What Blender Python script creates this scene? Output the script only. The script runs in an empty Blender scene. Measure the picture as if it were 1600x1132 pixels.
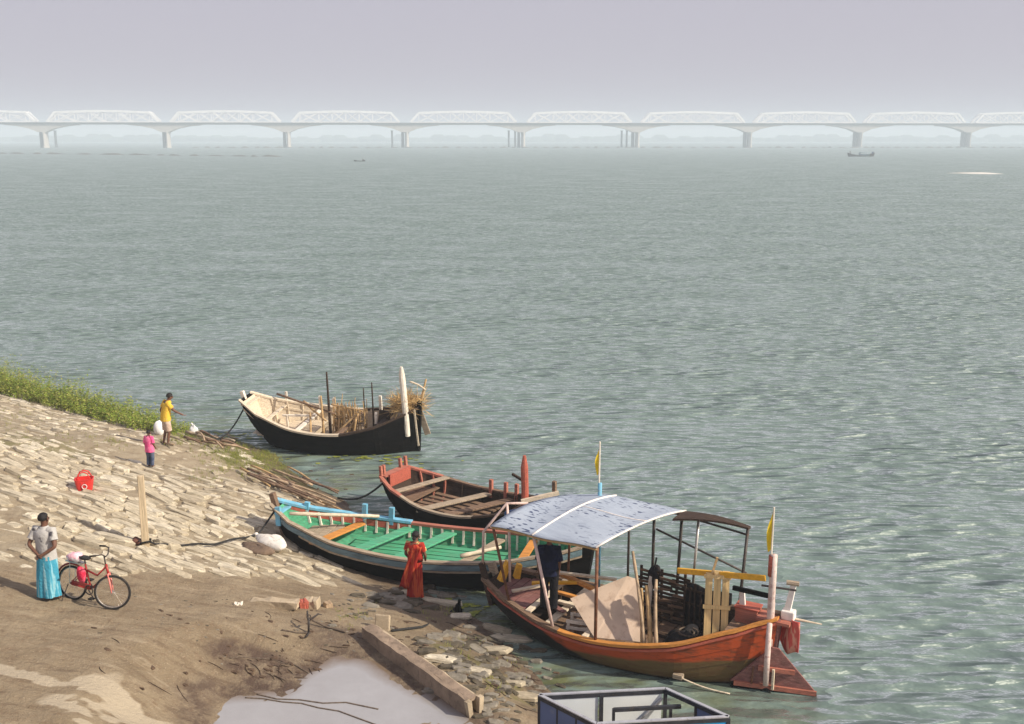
import bpy, bmesh, math, random
import numpy as np
from mathutils import Vector, Matrix, Euler

random.seed(7)
RNG = np.random.default_rng(11)
scene = bpy.context.scene
COL = scene.collection
PI = math.pi

# ------------------------------------------------------------------ camera
CAM_H = 10.0
FPX = 1600.0                       # focal length in pixels of the 1600 px wide photograph
PITCH = math.atan(350 / FPX)
cam_d = bpy.data.cameras.new('camera')
cam_d.sensor_width = 36.0
cam_d.lens = 36.0 * FPX / 1600.0
cam_d.clip_start = 0.1
cam_d.clip_end = 20000
cam = bpy.data.objects.new('camera', cam_d)
cam.location = (0, 0, CAM_H)
cam.rotation_euler = (PI / 2 - PITCH, 0, 0)
COL.objects.link(cam)
scene.camera = cam

# ------------------------------------------------------------------ sky, sun, exposure
SUN_EL = math.radians(36)
SUN_AZ = math.radians(110)         # clockwise from +Y: from the right, a little behind the camera
world = bpy.data.worlds.new('World')
scene.world = world
world.use_nodes = True
wn = world.node_tree.nodes
wl = world.node_tree.links
wn.clear()
sky = wn.new('ShaderNodeTexSky')
sky.sky_type = 'NISHITA'
sky.sun_disc = False
sky.sun_elevation = SUN_EL
sky.sun_rotation = SUN_AZ
sky.air_density = 1.0
sky.dust_density = 6.0
sky.ozone_density = 2.0
veil = wn.new('ShaderNodeMix')      # thick even haze veil over the whole sky
veil.data_type = 'RGBA'
veil.inputs['Factor'].default_value = 0.82
veil.inputs[7].default_value = (4.7, 4.32, 5.08, 1)
bgn = wn.new('ShaderNodeBackground')
bgn.inputs['Strength'].default_value = 0.105
wout = wn.new('ShaderNodeOutputWorld')
wl.new(sky.outputs[0], veil.inputs[6])
wl.new(veil.outputs[2], bgn.inputs['Color'])
wl.new(bgn.outputs[0], wout.inputs['Surface'])

sun_d = bpy.data.lights.new('sun', 'SUN')
sun_d.energy = 5.0
sun_d.angle = math.radians(0.8)
sun_d.color = (1.0, 0.89, 0.74)
sun = bpy.data.objects.new('sun', sun_d)
sdir = Vector((math.sin(SUN_AZ) * math.cos(SUN_EL), math.cos(SUN_AZ) * math.cos(SUN_EL), math.sin(SUN_EL)))
sun.rotation_euler = sdir.to_track_quat('Z', 'Y').to_euler()
sun.location = sdir * 60
COL.objects.link(sun)

vs = scene.view_settings
vs.view_transform = 'Standard'
vs.look = 'None'
vs.exposure = 0.2
vs.gamma = 1.0
vs.use_curve_mapping = False
scene.cycles.use_denoising = True
scene.cycles.max_bounces = 6
scene.cycles.volume_bounces = 1
scene.cycles.transparent_max_bounces = 12

# ------------------------------------------------------------------ geometry helpers
def at(px, py, z=0.0):
    u = (px - 800) / FPX
    v = (566 - py) / FPX
    d = Vector((u, math.cos(PITCH) + v * math.sin(PITCH), -math.sin(PITCH) + v * math.cos(PITCH)))
    t = (z - CAM_H) / d.z
    return Vector((d.x * t, d.y * t, z))


class MB:
    """collects shapes; build() links them as one mesh object"""
    def __init__(self):
        self.v = []
        self.f = []
        self.m = []

    def add(self, verts, faces, mi=0):
        o = len(self.v)
        self.v.extend([tuple(p) for p in verts])
        self.f.extend([tuple(i + o for i in f) for f in faces])
        self.m.extend([mi] * len(faces))
        return self

    def box(self, c, s, rot=None, mi=0, taper=1.0, jit=0.0):
        c = Vector(c)
        hx, hy, hz = s[0] / 2, s[1] / 2, s[2] / 2
        vs_ = []
        for z in (-1, 1):
            k = taper if z > 0 else 1.0
            for x, y in ((-1, -1), (1, -1), (1, 1), (-1, 1)):
                p = Vector((x * hx * k, y * hy * k, z * hz))
                if jit:
                    p += Vector((random.uniform(-jit, jit), random.uniform(-jit, jit), random.uniform(-jit, jit)))
                if rot is not None:
                    p = rot @ p
                vs_.append(c + p)
        self.add(vs_, [(3, 2, 1, 0), (4, 5, 6, 7), (0, 1, 5, 4), (1, 2, 6, 5), (2, 3, 7, 6), (3, 0, 4, 7)], mi)
        return self

    def bar(self, p0, p1, w, h, up=(0, 0, 1), mi=0, taper=1.0):
        p0 = Vector(p0); p1 = Vector(p1)
        d = (p1 - p0)
        L = d.length
        if L < 1e-6:
            return self
        d.normalize()
        up = Vector(up)
        if abs(d.dot(up)) > 0.98:
            up = Vector((0, 1, 0))
        sx = d.cross(up).normalized()
        sy = sx.cross(d).normalized()
        vs_ = []
        for p, k in ((p0, 1.0), (p1, taper)):
            for a, b in ((-1, -1), (1, -1), (1, 1), (-1, 1)):
                vs_.append(p + sx * (a * w / 2 * k) + sy * (b * h / 2 * k))
        self.add(vs_, [(0, 1, 2, 3), (7, 6, 5, 4), (0, 4, 5, 1), (1, 5, 6, 2), (2, 6, 7, 3), (3, 7, 4, 0)], mi)
        return self

    def tube(self, pts, radii, n=8, mi=0, cap=True):
        pts = [Vector(p) for p in pts]
        if not hasattr(radii, '__len__'):
            radii = [radii] * len(pts)
        vs_ = []
        prev = None
        for i, p in enumerate(pts):
            a = pts[max(i - 1, 0)]
            b = pts[min(i + 1, len(pts) - 1)]
            d = (b - a).normalized()
            if prev is None:
                ref = Vector((0, 0, 1)) if abs(d.z) < 0.9 else Vector((1, 0, 0))
                sx = d.cross(ref).normalized()
            else:
                sx = (prev - d * prev.dot(d)).normalized()
            prev = sx
            sy = d.cross(sx)
            for k in range(n):
                t = 2 * PI * k / n
                vs_.append(p + (sx * math.cos(t) + sy * math.sin(t)) * radii[i])
        fs = []
        for i in range(len(pts) - 1):
            for k in range(n):
                fs.append((i * n + k, i * n + (k + 1) % n, (i + 1) * n + (k + 1) % n, (i + 1) * n + k))
        if cap:
            fs.append(tuple(range(n - 1, -1, -1)))
            fs.append(tuple((len(pts) - 1) * n + k for k in range(n)))
        self.add(vs_, fs, mi)
        return self

    def loft(self, rings, n=20, mi=0, cap=True, fold=None):
        """rings: (center, rx, ry[, yaw]) stacked; fold(i, angle) multiplies the radius"""
        vs_ = []
        for i, r in enumerate(rings):
            c = Vector(r[0])
            yaw = r[3] if len(r) > 3 else 0
            for k in range(n):
                t = 2 * PI * k / n
                q = fold(i, t) if fold else 1.0
                x, y = r[1] * math.cos(t) * q, r[2] * math.sin(t) * q
                vs_.append(c + Vector((x * math.cos(yaw) - y * math.sin(yaw), x * math.sin(yaw) + y * math.cos(yaw), 0)))
        fs = []
        for i in range(len(rings) - 1):
            for k in range(n):
                fs.append((i * n + k, i * n + (k + 1) % n, (i + 1) * n + (k + 1) % n, (i + 1) * n + k))
        if cap:
            fs.append(tuple(range(n - 1, -1, -1)))
            fs.append(tuple((len(rings) - 1) * n + k for k in range(n)))
        self.add(vs_, fs, mi)
        return self

    def torus(self, c, R, r, axis='y', n=32, m=8, mi=0, a0=0, a1=2 * PI):
        c = Vector(c)
        full = abs(a1 - a0 - 2 * PI) < 1e-6
        nn = n if full else n + 1
        vs_ = []
        for i in range(nn):
            t = a0 + (a1 - a0) * i / n
            for k in range(m):
                p = 2 * PI * k / m
                x, z, y = (R + r * math.cos(p)) * math.cos(t), (R + r * math.cos(p)) * math.sin(t), r * math.sin(p)
                q = {'y': (x, y, z), 'z': (x, z, y), 'x': (y, x, z)}[axis]
                vs_.append(c + Vector(q))
        fs = []
        for i in range(n):
            j = (i + 1) % nn
            for k in range(m):
                fs.append((i * m + k, i * m + (k + 1) % m, j * m + (k + 1) % m, j * m + k))
        self.add(vs_, fs, mi)
        return self

    def build(self, name, mat, parent=None, smooth=False, bevel=0.0):
        me = bpy.data.meshes.new(name)
        me.from_pydata(self.v, [], self.f)
        mats = mat if isinstance(mat, (list, tuple)) else [mat]
        for m_ in mats:
            me.materials.append(m_)
        if len(mats) > 1:
            me.polygons.foreach_set('material_index', self.m)
        bm = bmesh.new(); bm.from_mesh(me)
        bmesh.ops.recalc_face_normals(bm, faces=bm.faces)
        bm.to_mesh(me); bm.free()
        if smooth:
            me.polygons.foreach_set('use_smooth', [True] * len(me.polygons))
        me.update()
        o = bpy.data.objects.new(name, me)
        COL.objects.link(o)
        if parent is not None:
            o.parent = parent
        if bevel:
            b = o.modifiers.new('bevel', 'BEVEL')
            b.width = bevel
            b.segments = 2
            b.limit_method = 'ANGLE'
        return o


def tag(o, label=None, cat=None, group=None, kind=None):
    if label: o['label'] = label
    if cat: o['category'] = cat
    if group: o['group'] = group
    if kind: o['kind'] = kind
    return o


def thing(name, label, cat, loc=(0, 0, 0), rz=0.0, group=None, rot=None):
    o = bpy.data.objects.new(name, None)
    o.empty_display_size = 0.2
    COL.objects.link(o)
    o.location = loc
    o.rotation_euler = rot if rot is not None else (0, 0, rz)
    return tag(o, label, cat, group)


def mat4(o):
    return Matrix.LocRotScale(o.location, o.rotation_euler, o.scale)

# ------------------------------------------------------------------ materials
def srgb(r, g, b):
    f = lambda c: (c / 255 / 12.92) if c <= 10 else ((c / 255 + 0.055) / 1.055) ** 2.4
    return (f(r), f(g), f(b))


def new_mat(name):
    m = bpy.data.materials.new(name)
    m.use_nodes = True
    nt = m.node_tree
    return m, nt, nt.nodes, nt.links, nt.nodes['Principled BSDF']


def mat(name, c, rough=0.75, var=0.25, scale=6.0, dirt=0.0, dirt_c=(0.12, 0.09, 0.06), bump=0.15, bscale=40.0,
        stretch=(1, 1, 1), metal=0.0, spec=0.3, sheen=0.0):
    m, nt, N, L, P = new_mat(name)
    P.inputs['Roughness'].default_value = rough
    P.inputs['Metallic'].default_value = metal
    P.inputs['Specular IOR Level'].default_value = spec
    tc = N.new('ShaderNodeTexCoord')
    mp = N.new('ShaderNodeMapping')
    mp.inputs['Scale'].default_value = stretch
    L.new(tc.outputs['Object'], mp.inputs['Vector'])
    n1 = N.new('ShaderNodeTexNoise')
    n1.inputs['Scale'].default_value = scale
    n1.inputs['Detail'].default_value = 5
    L.new(mp.outputs[0], n1.inputs['Vector'])
    rp = N.new('ShaderNodeMapRange')
    rp.inputs[1].default_value = 0.3
    rp.inputs[2].default_value = 0.7
    L.new(n1.outputs['Fac'], rp.inputs[0])
    mx = N.new('ShaderNodeMix'); mx.data_type = 'RGBA'
    mx.inputs[6].default_value = (*[x * (1 - var) for x in c], 1)
    mx.inputs[7].default_value = (*[min(1, x * (1 + var)) for x in c], 1)
    L.new(rp.outputs[0], mx.inputs['Factor'])
    out = mx.outputs[2]
    if dirt:
        n2 = N.new('ShaderNodeTexNoise')
        n2.inputs['Scale'].default_value = scale * 2.3
        n2.inputs['Detail'].default_value = 8
        n2.inputs['Roughness'].default_value = 0.65
        L.new(mp.outputs[0], n2.inputs['Vector'])
        r2 = N.new('ShaderNodeMapRange')
        r2.inputs[1].default_value = 0.62 - 0.25 * dirt
        r2.inputs[2].default_value = 0.70
        r2.inputs[4].default_value = min(1.0, 0.5 + dirt * 0.5)
        L.new(n2.outputs['Fac'], r2.inputs[0])
        m2 = N.new('ShaderNodeMix'); m2.data_type = 'RGBA'
        L.new(r2.outputs[0], m2.inputs['Factor'])
        L.new(out, m2.inputs[6])
        m2.inputs[7].default_value = (*dirt_c, 1)
        out = m2.outputs[2]
    L.new(out, P.inputs['Base Color'])
    if bump:
        n3 = N.new('ShaderNodeTexNoise')
        n3.inputs['Scale'].default_value = bscale
        n3.inputs['Detail'].default_value = 4
        L.new(mp.outputs[0], n3.inputs['Vector'])
        b = N.new('ShaderNodeBump')
        b.inputs['Strength'].default_value = bump
        b.inputs['Distance'].default_value = 0.02
        L.new(n3.outputs['Fac'], b.inputs['Height'])
        L.new(b.outputs[0], P.inputs['Normal'])
    return m


WOODS = (0.35, 6, 6)     # grain runs along x
M = {}
M['black_hull'] = mat('black_hull', (0.005, 0.0045, 0.0045), 0.85, 0.5, 3, 0.2, (0.03, 0.022, 0.015), stretch=(0.4, 1, 3), spec=0.06)
M['post_wood'] = mat('post_wood', (0.52, 0.42, 0.28), 0.85, 0.25, 5, 0.35, (0.2, 0.14, 0.08), 0.4, 30, (6, 6, 0.4))
M['grey_wood'] = mat('grey_wood', (0.36, 0.29, 0.21), 0.85, 0.35, 5, 0.45, (0.13, 0.09, 0.06), 0.4, 30, WOODS)
M['pale_wood'] = mat('pale_wood', (0.62, 0.53, 0.40), 0.85, 0.25, 5, 0.3, (0.22, 0.16, 0.1), 0.3, 30, WOODS)
M['white_wood'] = mat('white_wood', (0.72, 0.66, 0.56), 0.8, 0.15, 5, 0.25, (0.3, 0.24, 0.18), 0.3, 30)
M['brown_wood'] = mat('brown_wood', (0.20, 0.13, 0.085), 0.85, 0.4, 5, 0.45, (0.05, 0.035, 0.025), 0.4, 30, WOODS)
M['dark_wood'] = mat('dark_wood', (0.05, 0.03, 0.02), 0.85, 0.5, 5, 0.4, (0.02, 0.015, 0.012), 0.4, 30, WOODS)
M['bamboo'] = mat('bamboo', (0.46, 0.31, 0.15), 0.7, 0.35, 4, 0.35, (0.14, 0.08, 0.04), 0.2, 30)
M['old_bamboo'] = mat('old_bamboo', (0.42, 0.31, 0.20), 0.8, 0.4, 3, 0.4, (0.12, 0.08, 0.05), 0.3, 30)
M['straw'] = mat('straw', (0.50, 0.34, 0.15), 0.85, 0.4, 8, 0.2, (0.2, 0.12, 0.05), 0.3)
M['green_paint'] = mat('green_paint', (0.07, 0.36, 0.20), 0.6, 0.3, 4, 0.55, (0.2, 0.24, 0.15), 0.2, 25, WOODS)
M['blue_paint'] = mat('blue_paint', (0.16, 0.42, 0.58), 0.6, 0.2, 4, 0.45, (0.3, 0.3, 0.28), 0.2, 25)
M['teal_paint'] = mat('teal_paint', (0.13, 0.20, 0.23), 0.65, 0.3, 4, 0.35, (0.05, 0.05, 0.045), 0.3, 25, WOODS)
M['navy_paint'] = mat('navy_paint', (0.02, 0.045, 0.12), 0.6, 0.3, 4, 0.3, (0.01, 0.01, 0.015), 0.2, 25)
M['red_paint'] = mat('red_paint', (0.40, 0.10, 0.065), 0.65, 0.25, 4, 0.35, (0.16, 0.07, 0.05), 0.25, 25, WOODS)
M['brick_red'] = mat('brick_red', (0.40, 0.14, 0.095), 0.7, 0.3, 4, 0.55, (0.2, 0.11, 0.08), 0.25, 25, WOODS)
M['maroon'] = mat('maroon', (0.20, 0.085, 0.075), 0.7, 0.35, 4, 0.45, (0.34, 0.22, 0.18), 0.3, 25, WOODS)
M['orange_wood'] = mat('orange_wood', (0.55, 0.24, 0.055), 0.65, 0.25, 4, 0.3, (0.2, 0.09, 0.03), 0.25, 25, WOODS)
M['yellow_paint'] = mat('yellow_paint', (0.72, 0.38, 0.03), 0.6, 0.15, 4, 0.2, (0.3, 0.15, 0.04), 0.15, 25, WOODS)
M['white_paint'] = mat('white_paint', (0.74, 0.70, 0.66), 0.55, 0.12, 5, 0.25, (0.4, 0.33, 0.28), 0.1)
M['pink_pipe'] = mat('pink_pipe', (0.62, 0.47, 0.42), 0.5, 0.2, 6, 0.35, (0.2, 0.1, 0.07), 0.1)
M['dark_metal'] = mat('dark_metal', (0.05, 0.042, 0.038), 0.5, 0.4, 8, 0.3, (0.13, 0.06, 0.03), 0.1)
M['rust'] = mat('rust', (0.17, 0.075, 0.04), 0.8, 0.4, 8, 0.3, (0.06, 0.035, 0.025), 0.3)
M['plywood'] = mat('plywood', (0.60, 0.47, 0.36), 0.85, 0.12, 2.5, 0.35, (0.36, 0.24, 0.16), 0.15, 40)
M['yellow_ply'] = mat('yellow_ply', (0.66, 0.47, 0.22), 0.8, 0.2, 3, 0.25, (0.3, 0.18, 0.08), 0.2, 30, (6, 6, 0.4))
M['yellow_flag'] = mat('yellow_flag', (0.78, 0.56, 0.02), 0.8, 0.12, 6, 0.15, (0.55, 0.3, 0.03), 0.1)
M['rope'] = mat('rope', (0.13, 0.10, 0.075), 0.95, 0.4, 20, 0.2, (0.04, 0.03, 0.025), 0.5, 90)
M['dark_rope'] = mat('dark_rope', (0.03, 0.03, 0.03), 0.95, 0.4, 20, 0.2, (0.06, 0.05, 0.04), 0.5, 90)
M['skin'] = mat('skin', (0.145, 0.068, 0.042), 0.6, 0.12, 8, 0, bump=0.05, spec=0.4)
M['hair'] = mat('hair', (0.012, 0.009, 0.009), 0.55, 0.4, 40, 0, bump=0.5, bscale=120)
M['tyre'] = mat('tyre', (0.02, 0.019, 0.019), 0.85, 0.3, 10, 0.3, (0.14, 0.11, 0.08), 0.2)
M['chrome'] = mat('chrome', (0.55, 0.52, 0.48), 0.35, 0.1, 10, 0.3, (0.2, 0.12, 0.08), 0.0, metal=0.8)
M['bike_red'] = mat('bike_red', (0.34, 0.028, 0.022), 0.4, 0.2, 8, 0.25, (0.09, 0.03, 0.02), 0.05, spec=0.5)
M['bike_pink'] = mat('bike_pink', (0.72, 0.21, 0.18), 0.4, 0.12, 8, 0.15, (0.4, 0.1, 0.08), 0.05, spec=0.5)
M['plastic_red'] = mat('plastic_red', (0.68, 0.035, 0.03), 0.4, 0.12, 6, 0.1, (0.4, 0.04, 0.03), 0.05, spec=0.5)
M['white_sack'] = mat('white_sack', (0.72, 0.69, 0.63), 0.85, 0.12, 6, 0.3, (0.35, 0.28, 0.2), 0.5, 60)
M['plastic_white'] = mat('plastic_white', (0.72, 0.73, 0.73), 0.5, 0.08, 6, 0.15, (0.5, 0.47, 0.42), 0.2)
M['concrete'] = mat('concrete', (0.27, 0.205, 0.15), 0.9, 0.3, 3, 0.45, (0.10, 0.075, 0.055), 0.5, 35)
M['pale_concrete'] = mat('pale_concrete', (0.44, 0.36, 0.25), 0.9, 0.2, 3, 0.35, (0.2, 0.15, 0.1), 0.5, 35)
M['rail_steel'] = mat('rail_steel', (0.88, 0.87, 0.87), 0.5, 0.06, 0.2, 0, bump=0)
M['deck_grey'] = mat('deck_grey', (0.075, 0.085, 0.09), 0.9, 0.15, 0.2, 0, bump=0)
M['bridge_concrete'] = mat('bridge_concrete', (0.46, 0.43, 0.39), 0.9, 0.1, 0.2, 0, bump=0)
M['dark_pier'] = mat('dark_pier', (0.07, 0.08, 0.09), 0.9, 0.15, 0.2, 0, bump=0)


def cloth(name, c, c2=None, scale=7.0, th=0.55, stretch=(1, 1, 1)):
    m, nt, N, L, P = new_mat(name)
    P.inputs['Roughness'].default_value = 0.9
    P.inputs['Specular IOR Level'].default_value = 0.15
    tc = N.new('ShaderNodeTexCoord')
    mp = N.new('ShaderNodeMapping'); mp.inputs['Scale'].default_value = stretch
    L.new(tc.outputs['Object'], mp.inputs['Vector'])
    n1 = N.new('ShaderNodeTexNoise'); n1.inputs['Scale'].default_value = scale; n1.inputs['Detail'].default_value = 3
    L.new(mp.outputs[0], n1.inputs['Vector'])
    r = N.new('ShaderNodeMapRange'); r.inputs[1].default_value = th; r.inputs[2].default_value = th + 0.06
    L.new(n1.outputs['Fac'], r.inputs[0])
    mx = N.new('ShaderNodeMix'); mx.data_type = 'RGBA'
    mx.inputs[6].default_value = (*c, 1)
    mx.inputs[7].default_value = (*(c2 or [x * 0.8 for x in c]), 1)
    L.new(r.outputs[0], mx.inputs['Factor'])
    L.new(mx.outputs[2], P.inputs['Base Color'])
    n3 = N.new('ShaderNodeTexNoise'); n3.inputs['Scale'].default_value = 22; n3.inputs['Detail'].default_value = 3
    L.new(tc.outputs['Object'], n3.inputs['Vector'])
    b = N.new('ShaderNodeBump'); b.inputs['Strength'].default_value = 0.5; b.inputs['Distance'].default_value = 0.03
    L.new(n3.outputs['Fac'], b.inputs['Height']); L.new(b.outputs[0], P.inputs['Normal'])
    return m

# ------------------------------------------------------------------ terrain function
SHORE = np.array([(-420, 380), (-120, 116), (-60, 70), (-34, 50.5), (-21.6, 41.6), (-15.9, 37.4), (-11.4, 34.4), (-8.9, 33.0), (-7.5, 31.7), (-6.9, 30.2),
                  (-6.0, 28.7), (-4.7, 27.4), (-4.1, 25.6), (-3.6, 23.6), (-2.5, 21.9), (-1.4, 20.9), (-0.55, 19.7),
                  (0.2, 18.2), (1.0, 16.7), (2.5, 15.2), (3.9, 13.2), (5.2, 10), (9, 3), (16, -10), (30, -60)], float)


def vnoise(x, y, seed=0):
    xi = np.floor(x).astype(np.int64); yi = np.floor(y).astype(np.int64)
    xf = x - xi; yf = y - yi
    def h(a, b):
        n = (a * 374761393 + b * 668265263 + seed * 1442695041) & 0xFFFFFFFF
        n = ((n ^ (n >> 13)) * 1274126177) & 0xFFFFFFFF
        return ((n ^ (n >> 16)) & 0xFFFF) / 65535.0
    u = xf * xf * (3 - 2 * xf); v = yf * yf * (3 - 2 * yf)
    return (h(xi, yi) * (1 - u) + h(xi + 1, yi) * u) * (1 - v) + (h(xi, yi + 1) * (1 - u) + h(xi + 1, yi + 1) * u) * v


def fbm(x, y, seed=0, oct=4):
    s = 0; a = 0.5
    for k in range(oct):
        s = s + a * vnoise(x * 2 ** k + 17.3 * k, y * 2 ** k - 9.1 * k, seed + k)
        a *= 0.5
    return s / (1 - 0.5 ** oct)


def shore_dist(x, y):
    """signed distance to the waterline, positive on land"""
    x = np.asarray(x, float); y = np.asarray(y, float)
    best = np.full(x.shape, 1e9); sgn = np.ones(x.shape)
    for (ax, ay), (bx, by) in zip(SHORE[:-1], SHORE[1:]):
        dx, dy = bx - ax, by - ay
        t = np.clip(((x - ax) * dx + (y - ay) * dy) / (dx * dx + dy * dy), 0, 1)
        d = np.hypot(x - ax - t * dx, y - ay - t * dy)
        c = dx * (y - ay) - dy * (x - ax)
        m = d < best - 1e-9
        best = np.where(m, d, best)
        sgn = np.where(m, np.where(c < 0, 1.0, -1.0), sgn)
    return best * sgn


def sstep(a, b, x):
    t = np.clip((x - a) / (b - a), 0, 1)
    return t * t * (3 - 2 * t)


PUD_Z = 0.70
POND = [(308, 1096), (345, 1086), (440, 1078), (478, 1046), (520, 1024), (575, 1030), (640, 1064), (715, 1104), (800, 1150), (740, 1210), (480, 1220), (350, 1190), (305, 1135)]
POND = np.array([tuple(at(a, b, PUD_Z)[:2]) for a, b in POND])


def pond_dist(x, y):
    best = np.full(np.shape(x), 1e9); ins = np.zeros(np.shape(x), bool)
    n = len(POND)
    for i in range(n):
        (ax, ay), (bx, by) = POND[i], POND[(i + 1) % n]
        dx, dy = bx - ax, by - ay
        t = np.clip(((x - ax) * dx + (y - ay) * dy) / (dx * dx + dy * dy), 0, 1)
        best = np.minimum(best, np.hypot(x - ax - t * dx, y - ay - t * dy))
        cr = ((ay > y) != (by > y)) & (x < (bx - ax) * (y - ay) / (by - ay + 1e-12) + ax)
        ins ^= cr
    return np.where(ins, -best, best)


def height(x, y):
    x = np.asarray(x, float); y = np.asarray(y, float)
    d = shore_dist(x, y)
    z = np.where(d > 0, 0.26 * d - 0.0035 * d * d, 0.22 * d)
    z = np.where(d > 12, 2.62 + (d - 12) * 0.03, z)
    z = np.clip(z, -3, 6)
    # trampled flat by the concrete channel
    r = np.hypot((x + 2.6) / 3.1, (y - 15.0) / 3.0)
    w = 1 - sstep(0.72, 1.35, r + 0.25 * (fbm(x * 0.8, y * 0.8, 5) - 0.5))
    w = w * sstep(0.2, 1.8, d)
    z = z * (1 - w) + (PUD_Z + np.where(pond_dist(x, y) < 0, 0.055, 0.12) * np.clip(pond_dist(x, y), -0.45, 1.5)) * w
    land = sstep(-0.5, 0.6, d)
    z = z + land * ((fbm(x * 0.5, y * 0.5, 1) - 0.5) * 0.16 * (1 - 0.8 * w) + (fbm(x * 2.2, y * 2.2, 2) - 0.5) * 0.09 * (1 - 0.5 * w))
    z = z + land * (fbm(x * 7, y * 7, 3) - 0.5) * 0.035
    return z


def gz(x, y):
    return float(height(np.array([x]), np.array([y]))[0])


def G(px, py):
    """ground point under a picture point (ray march on the terrain, water level at the lowest)"""
    zs = np.linspace(3.2, 0.0, 321)
    u = (px - 800) / FPX; v = (566 - py) / FPX
    d = (u, math.cos(PITCH) + v * math.sin(PITCH), -math.sin(PITCH) + v * math.cos(PITCH))
    t = (zs - CAM_H) / d[2]
    h = np.maximum(height(d[0] * t, d[1] * t), 0)
    i = int(np.argmax(h >= zs - 1e-9))
    return Vector((d[0] * t[i], d[1] * t[i], float(zs[i])))


def world_axis(lo, hi, a, b, fine, grow=1.22):
    xs = list(np.arange(a, b + 1e-6, fine))
    s = fine
    while xs[-1] < hi:
        s *= grow
        xs.append(min(hi, xs[-1] + s))
    s = fine
    pre = [a]
    while pre[-1] > lo:
        s *= grow
        pre.append(max(lo, pre[-1] - s))
    return np.array(pre[::-1][:-1] + xs)


def grid_mesh(name, xs, ys, zf):
    X, Y = np.meshgrid(xs, ys)
    Z = zf(X.ravel(), Y.ravel())
    nx, ny = len(xs), len(ys)
    co = np.stack([X.ravel(), Y.ravel(), Z], 1)
    idx = np.arange(nx * ny).reshape(ny, nx)
    f = np.stack([idx[:-1, :-1].ravel(), idx[:-1, 1:].ravel(), idx[1:, 1:].ravel(), idx[1:, :-1].ravel()], 1)
    me = bpy.data.meshes.new(name)
    me.vertices.add(len(co)); me.vertices.foreach_set('co', co.ravel())
    me.loops.add(f.size); me.loops.foreach_set('vertex_index', f.ravel())
    me.polygons.add(len(f)); me.polygons.foreach_set('loop_start', np.arange(0, f.size, 4))
    me.update(calc_edges=True)
    me.polygons.foreach_set('use_smooth', [True] * len(f))
    return me, co


# stone rows run along E_ROW; N_ROW points to the river
E_ROW = Vector((0.93, -0.37, 0)).normalized()
N_ROW = Vector((0.37, 0.93, 0)).normalized()


def pitched(x, y):
    """where the stone pitching shows: 1 on the upper bank, 0 on the mud at the foot"""
    d = shore_dist(x, y)
    edge = 18.9 + 0.42 * (np.asarray(x) + 8.0) + 0.9 * (fbm(x * 0.5, y * 0.5, 31) - 0.5)
    return sstep(0, 0.8, np.asarray(y) - edge) * sstep(0.5, 1.2, d)


xs = world_axis(-420, 60, -21, 6, 0.085)
ys = world_axis(-60, 420, 11.5, 44, 0.10)
me, co = grid_mesh('ground', xs, ys, height)
X, Y = co[:, 0], co[:, 1]
D = shore_dist(X, Y)


def blob(cx, cy, rx, ry, seed, ang=0.0, soft=0.25):
    dx, dy = X - cx, Y - cy
    c, s = math.cos(ang), math.sin(ang)
    r = np.hypot((dx * c + dy * s) / rx, (-dx * s + dy * c) / ry)
    return 1 - sstep(1 - soft, 1 + soft, r + 1.0 * (fbm(X * 1.6, Y * 1.6, seed) - 0.5))


def gpt(px, py):
    p = G(px, py); return p.x, p.y


pale = np.maximum(blob(*gpt(170, 1120), 1.2, 0.8, 41, -.3, .4), blob(*gpt(70, 1068), 1.2, 0.18, 42, -0.3, .4))
pale = pale * sstep(.30, .52, fbm(X * 2.5, Y * 4.0, 141))
wet = np.maximum(blob(*gpt(400, 1045), 1.2, 0.42, 43, -0.35), blob(*gpt(500, 1125), 0.8, 0.28, 44, -0.5))
wet = np.maximum(wet, blob(*gpt(560, 1010), 1.3, 0.5, 47, -0.6) * 0.7)
wet = np.maximum(wet, (1 - sstep(0.1, 1.6, D + 1.2 * (fbm(X * 0.9, Y * 0.9, 45) - 0.5))) * 0.9)
pdx = np.abs(pond_dist(X, Y))
wet = np.maximum(wet, (1 - sstep(0.05, 0.5, pdx)) * 0.9)
moss = np.maximum(blob(*gpt(385, 720), 1.7, 0.8, 51, -0.7), blob(*gpt(40, 690), 2.2, 0.9, 52, -0.4) * 0.55)
moss = np.maximum(moss, (1 - sstep(0.0, 1.5, D)) * sstep(27, 30, Y) * 0.9)
moss = np.maximum(moss, blob(*gpt(760, 1050), 1.4, 0.6, 53, -0.9) * 0.6)
pitch_a = pitched(X, Y) * (D < 13)
for nm, arr in (('pitch', pitch_a), ('pale', pale), ('wet', wet), ('moss', moss)):
    a_ = me.attributes.new(nm, 'FLOAT', 'POINT')
    a_.data.foreach_set('value', np.clip(arr, 0, 1).astype(np.float32))


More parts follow.
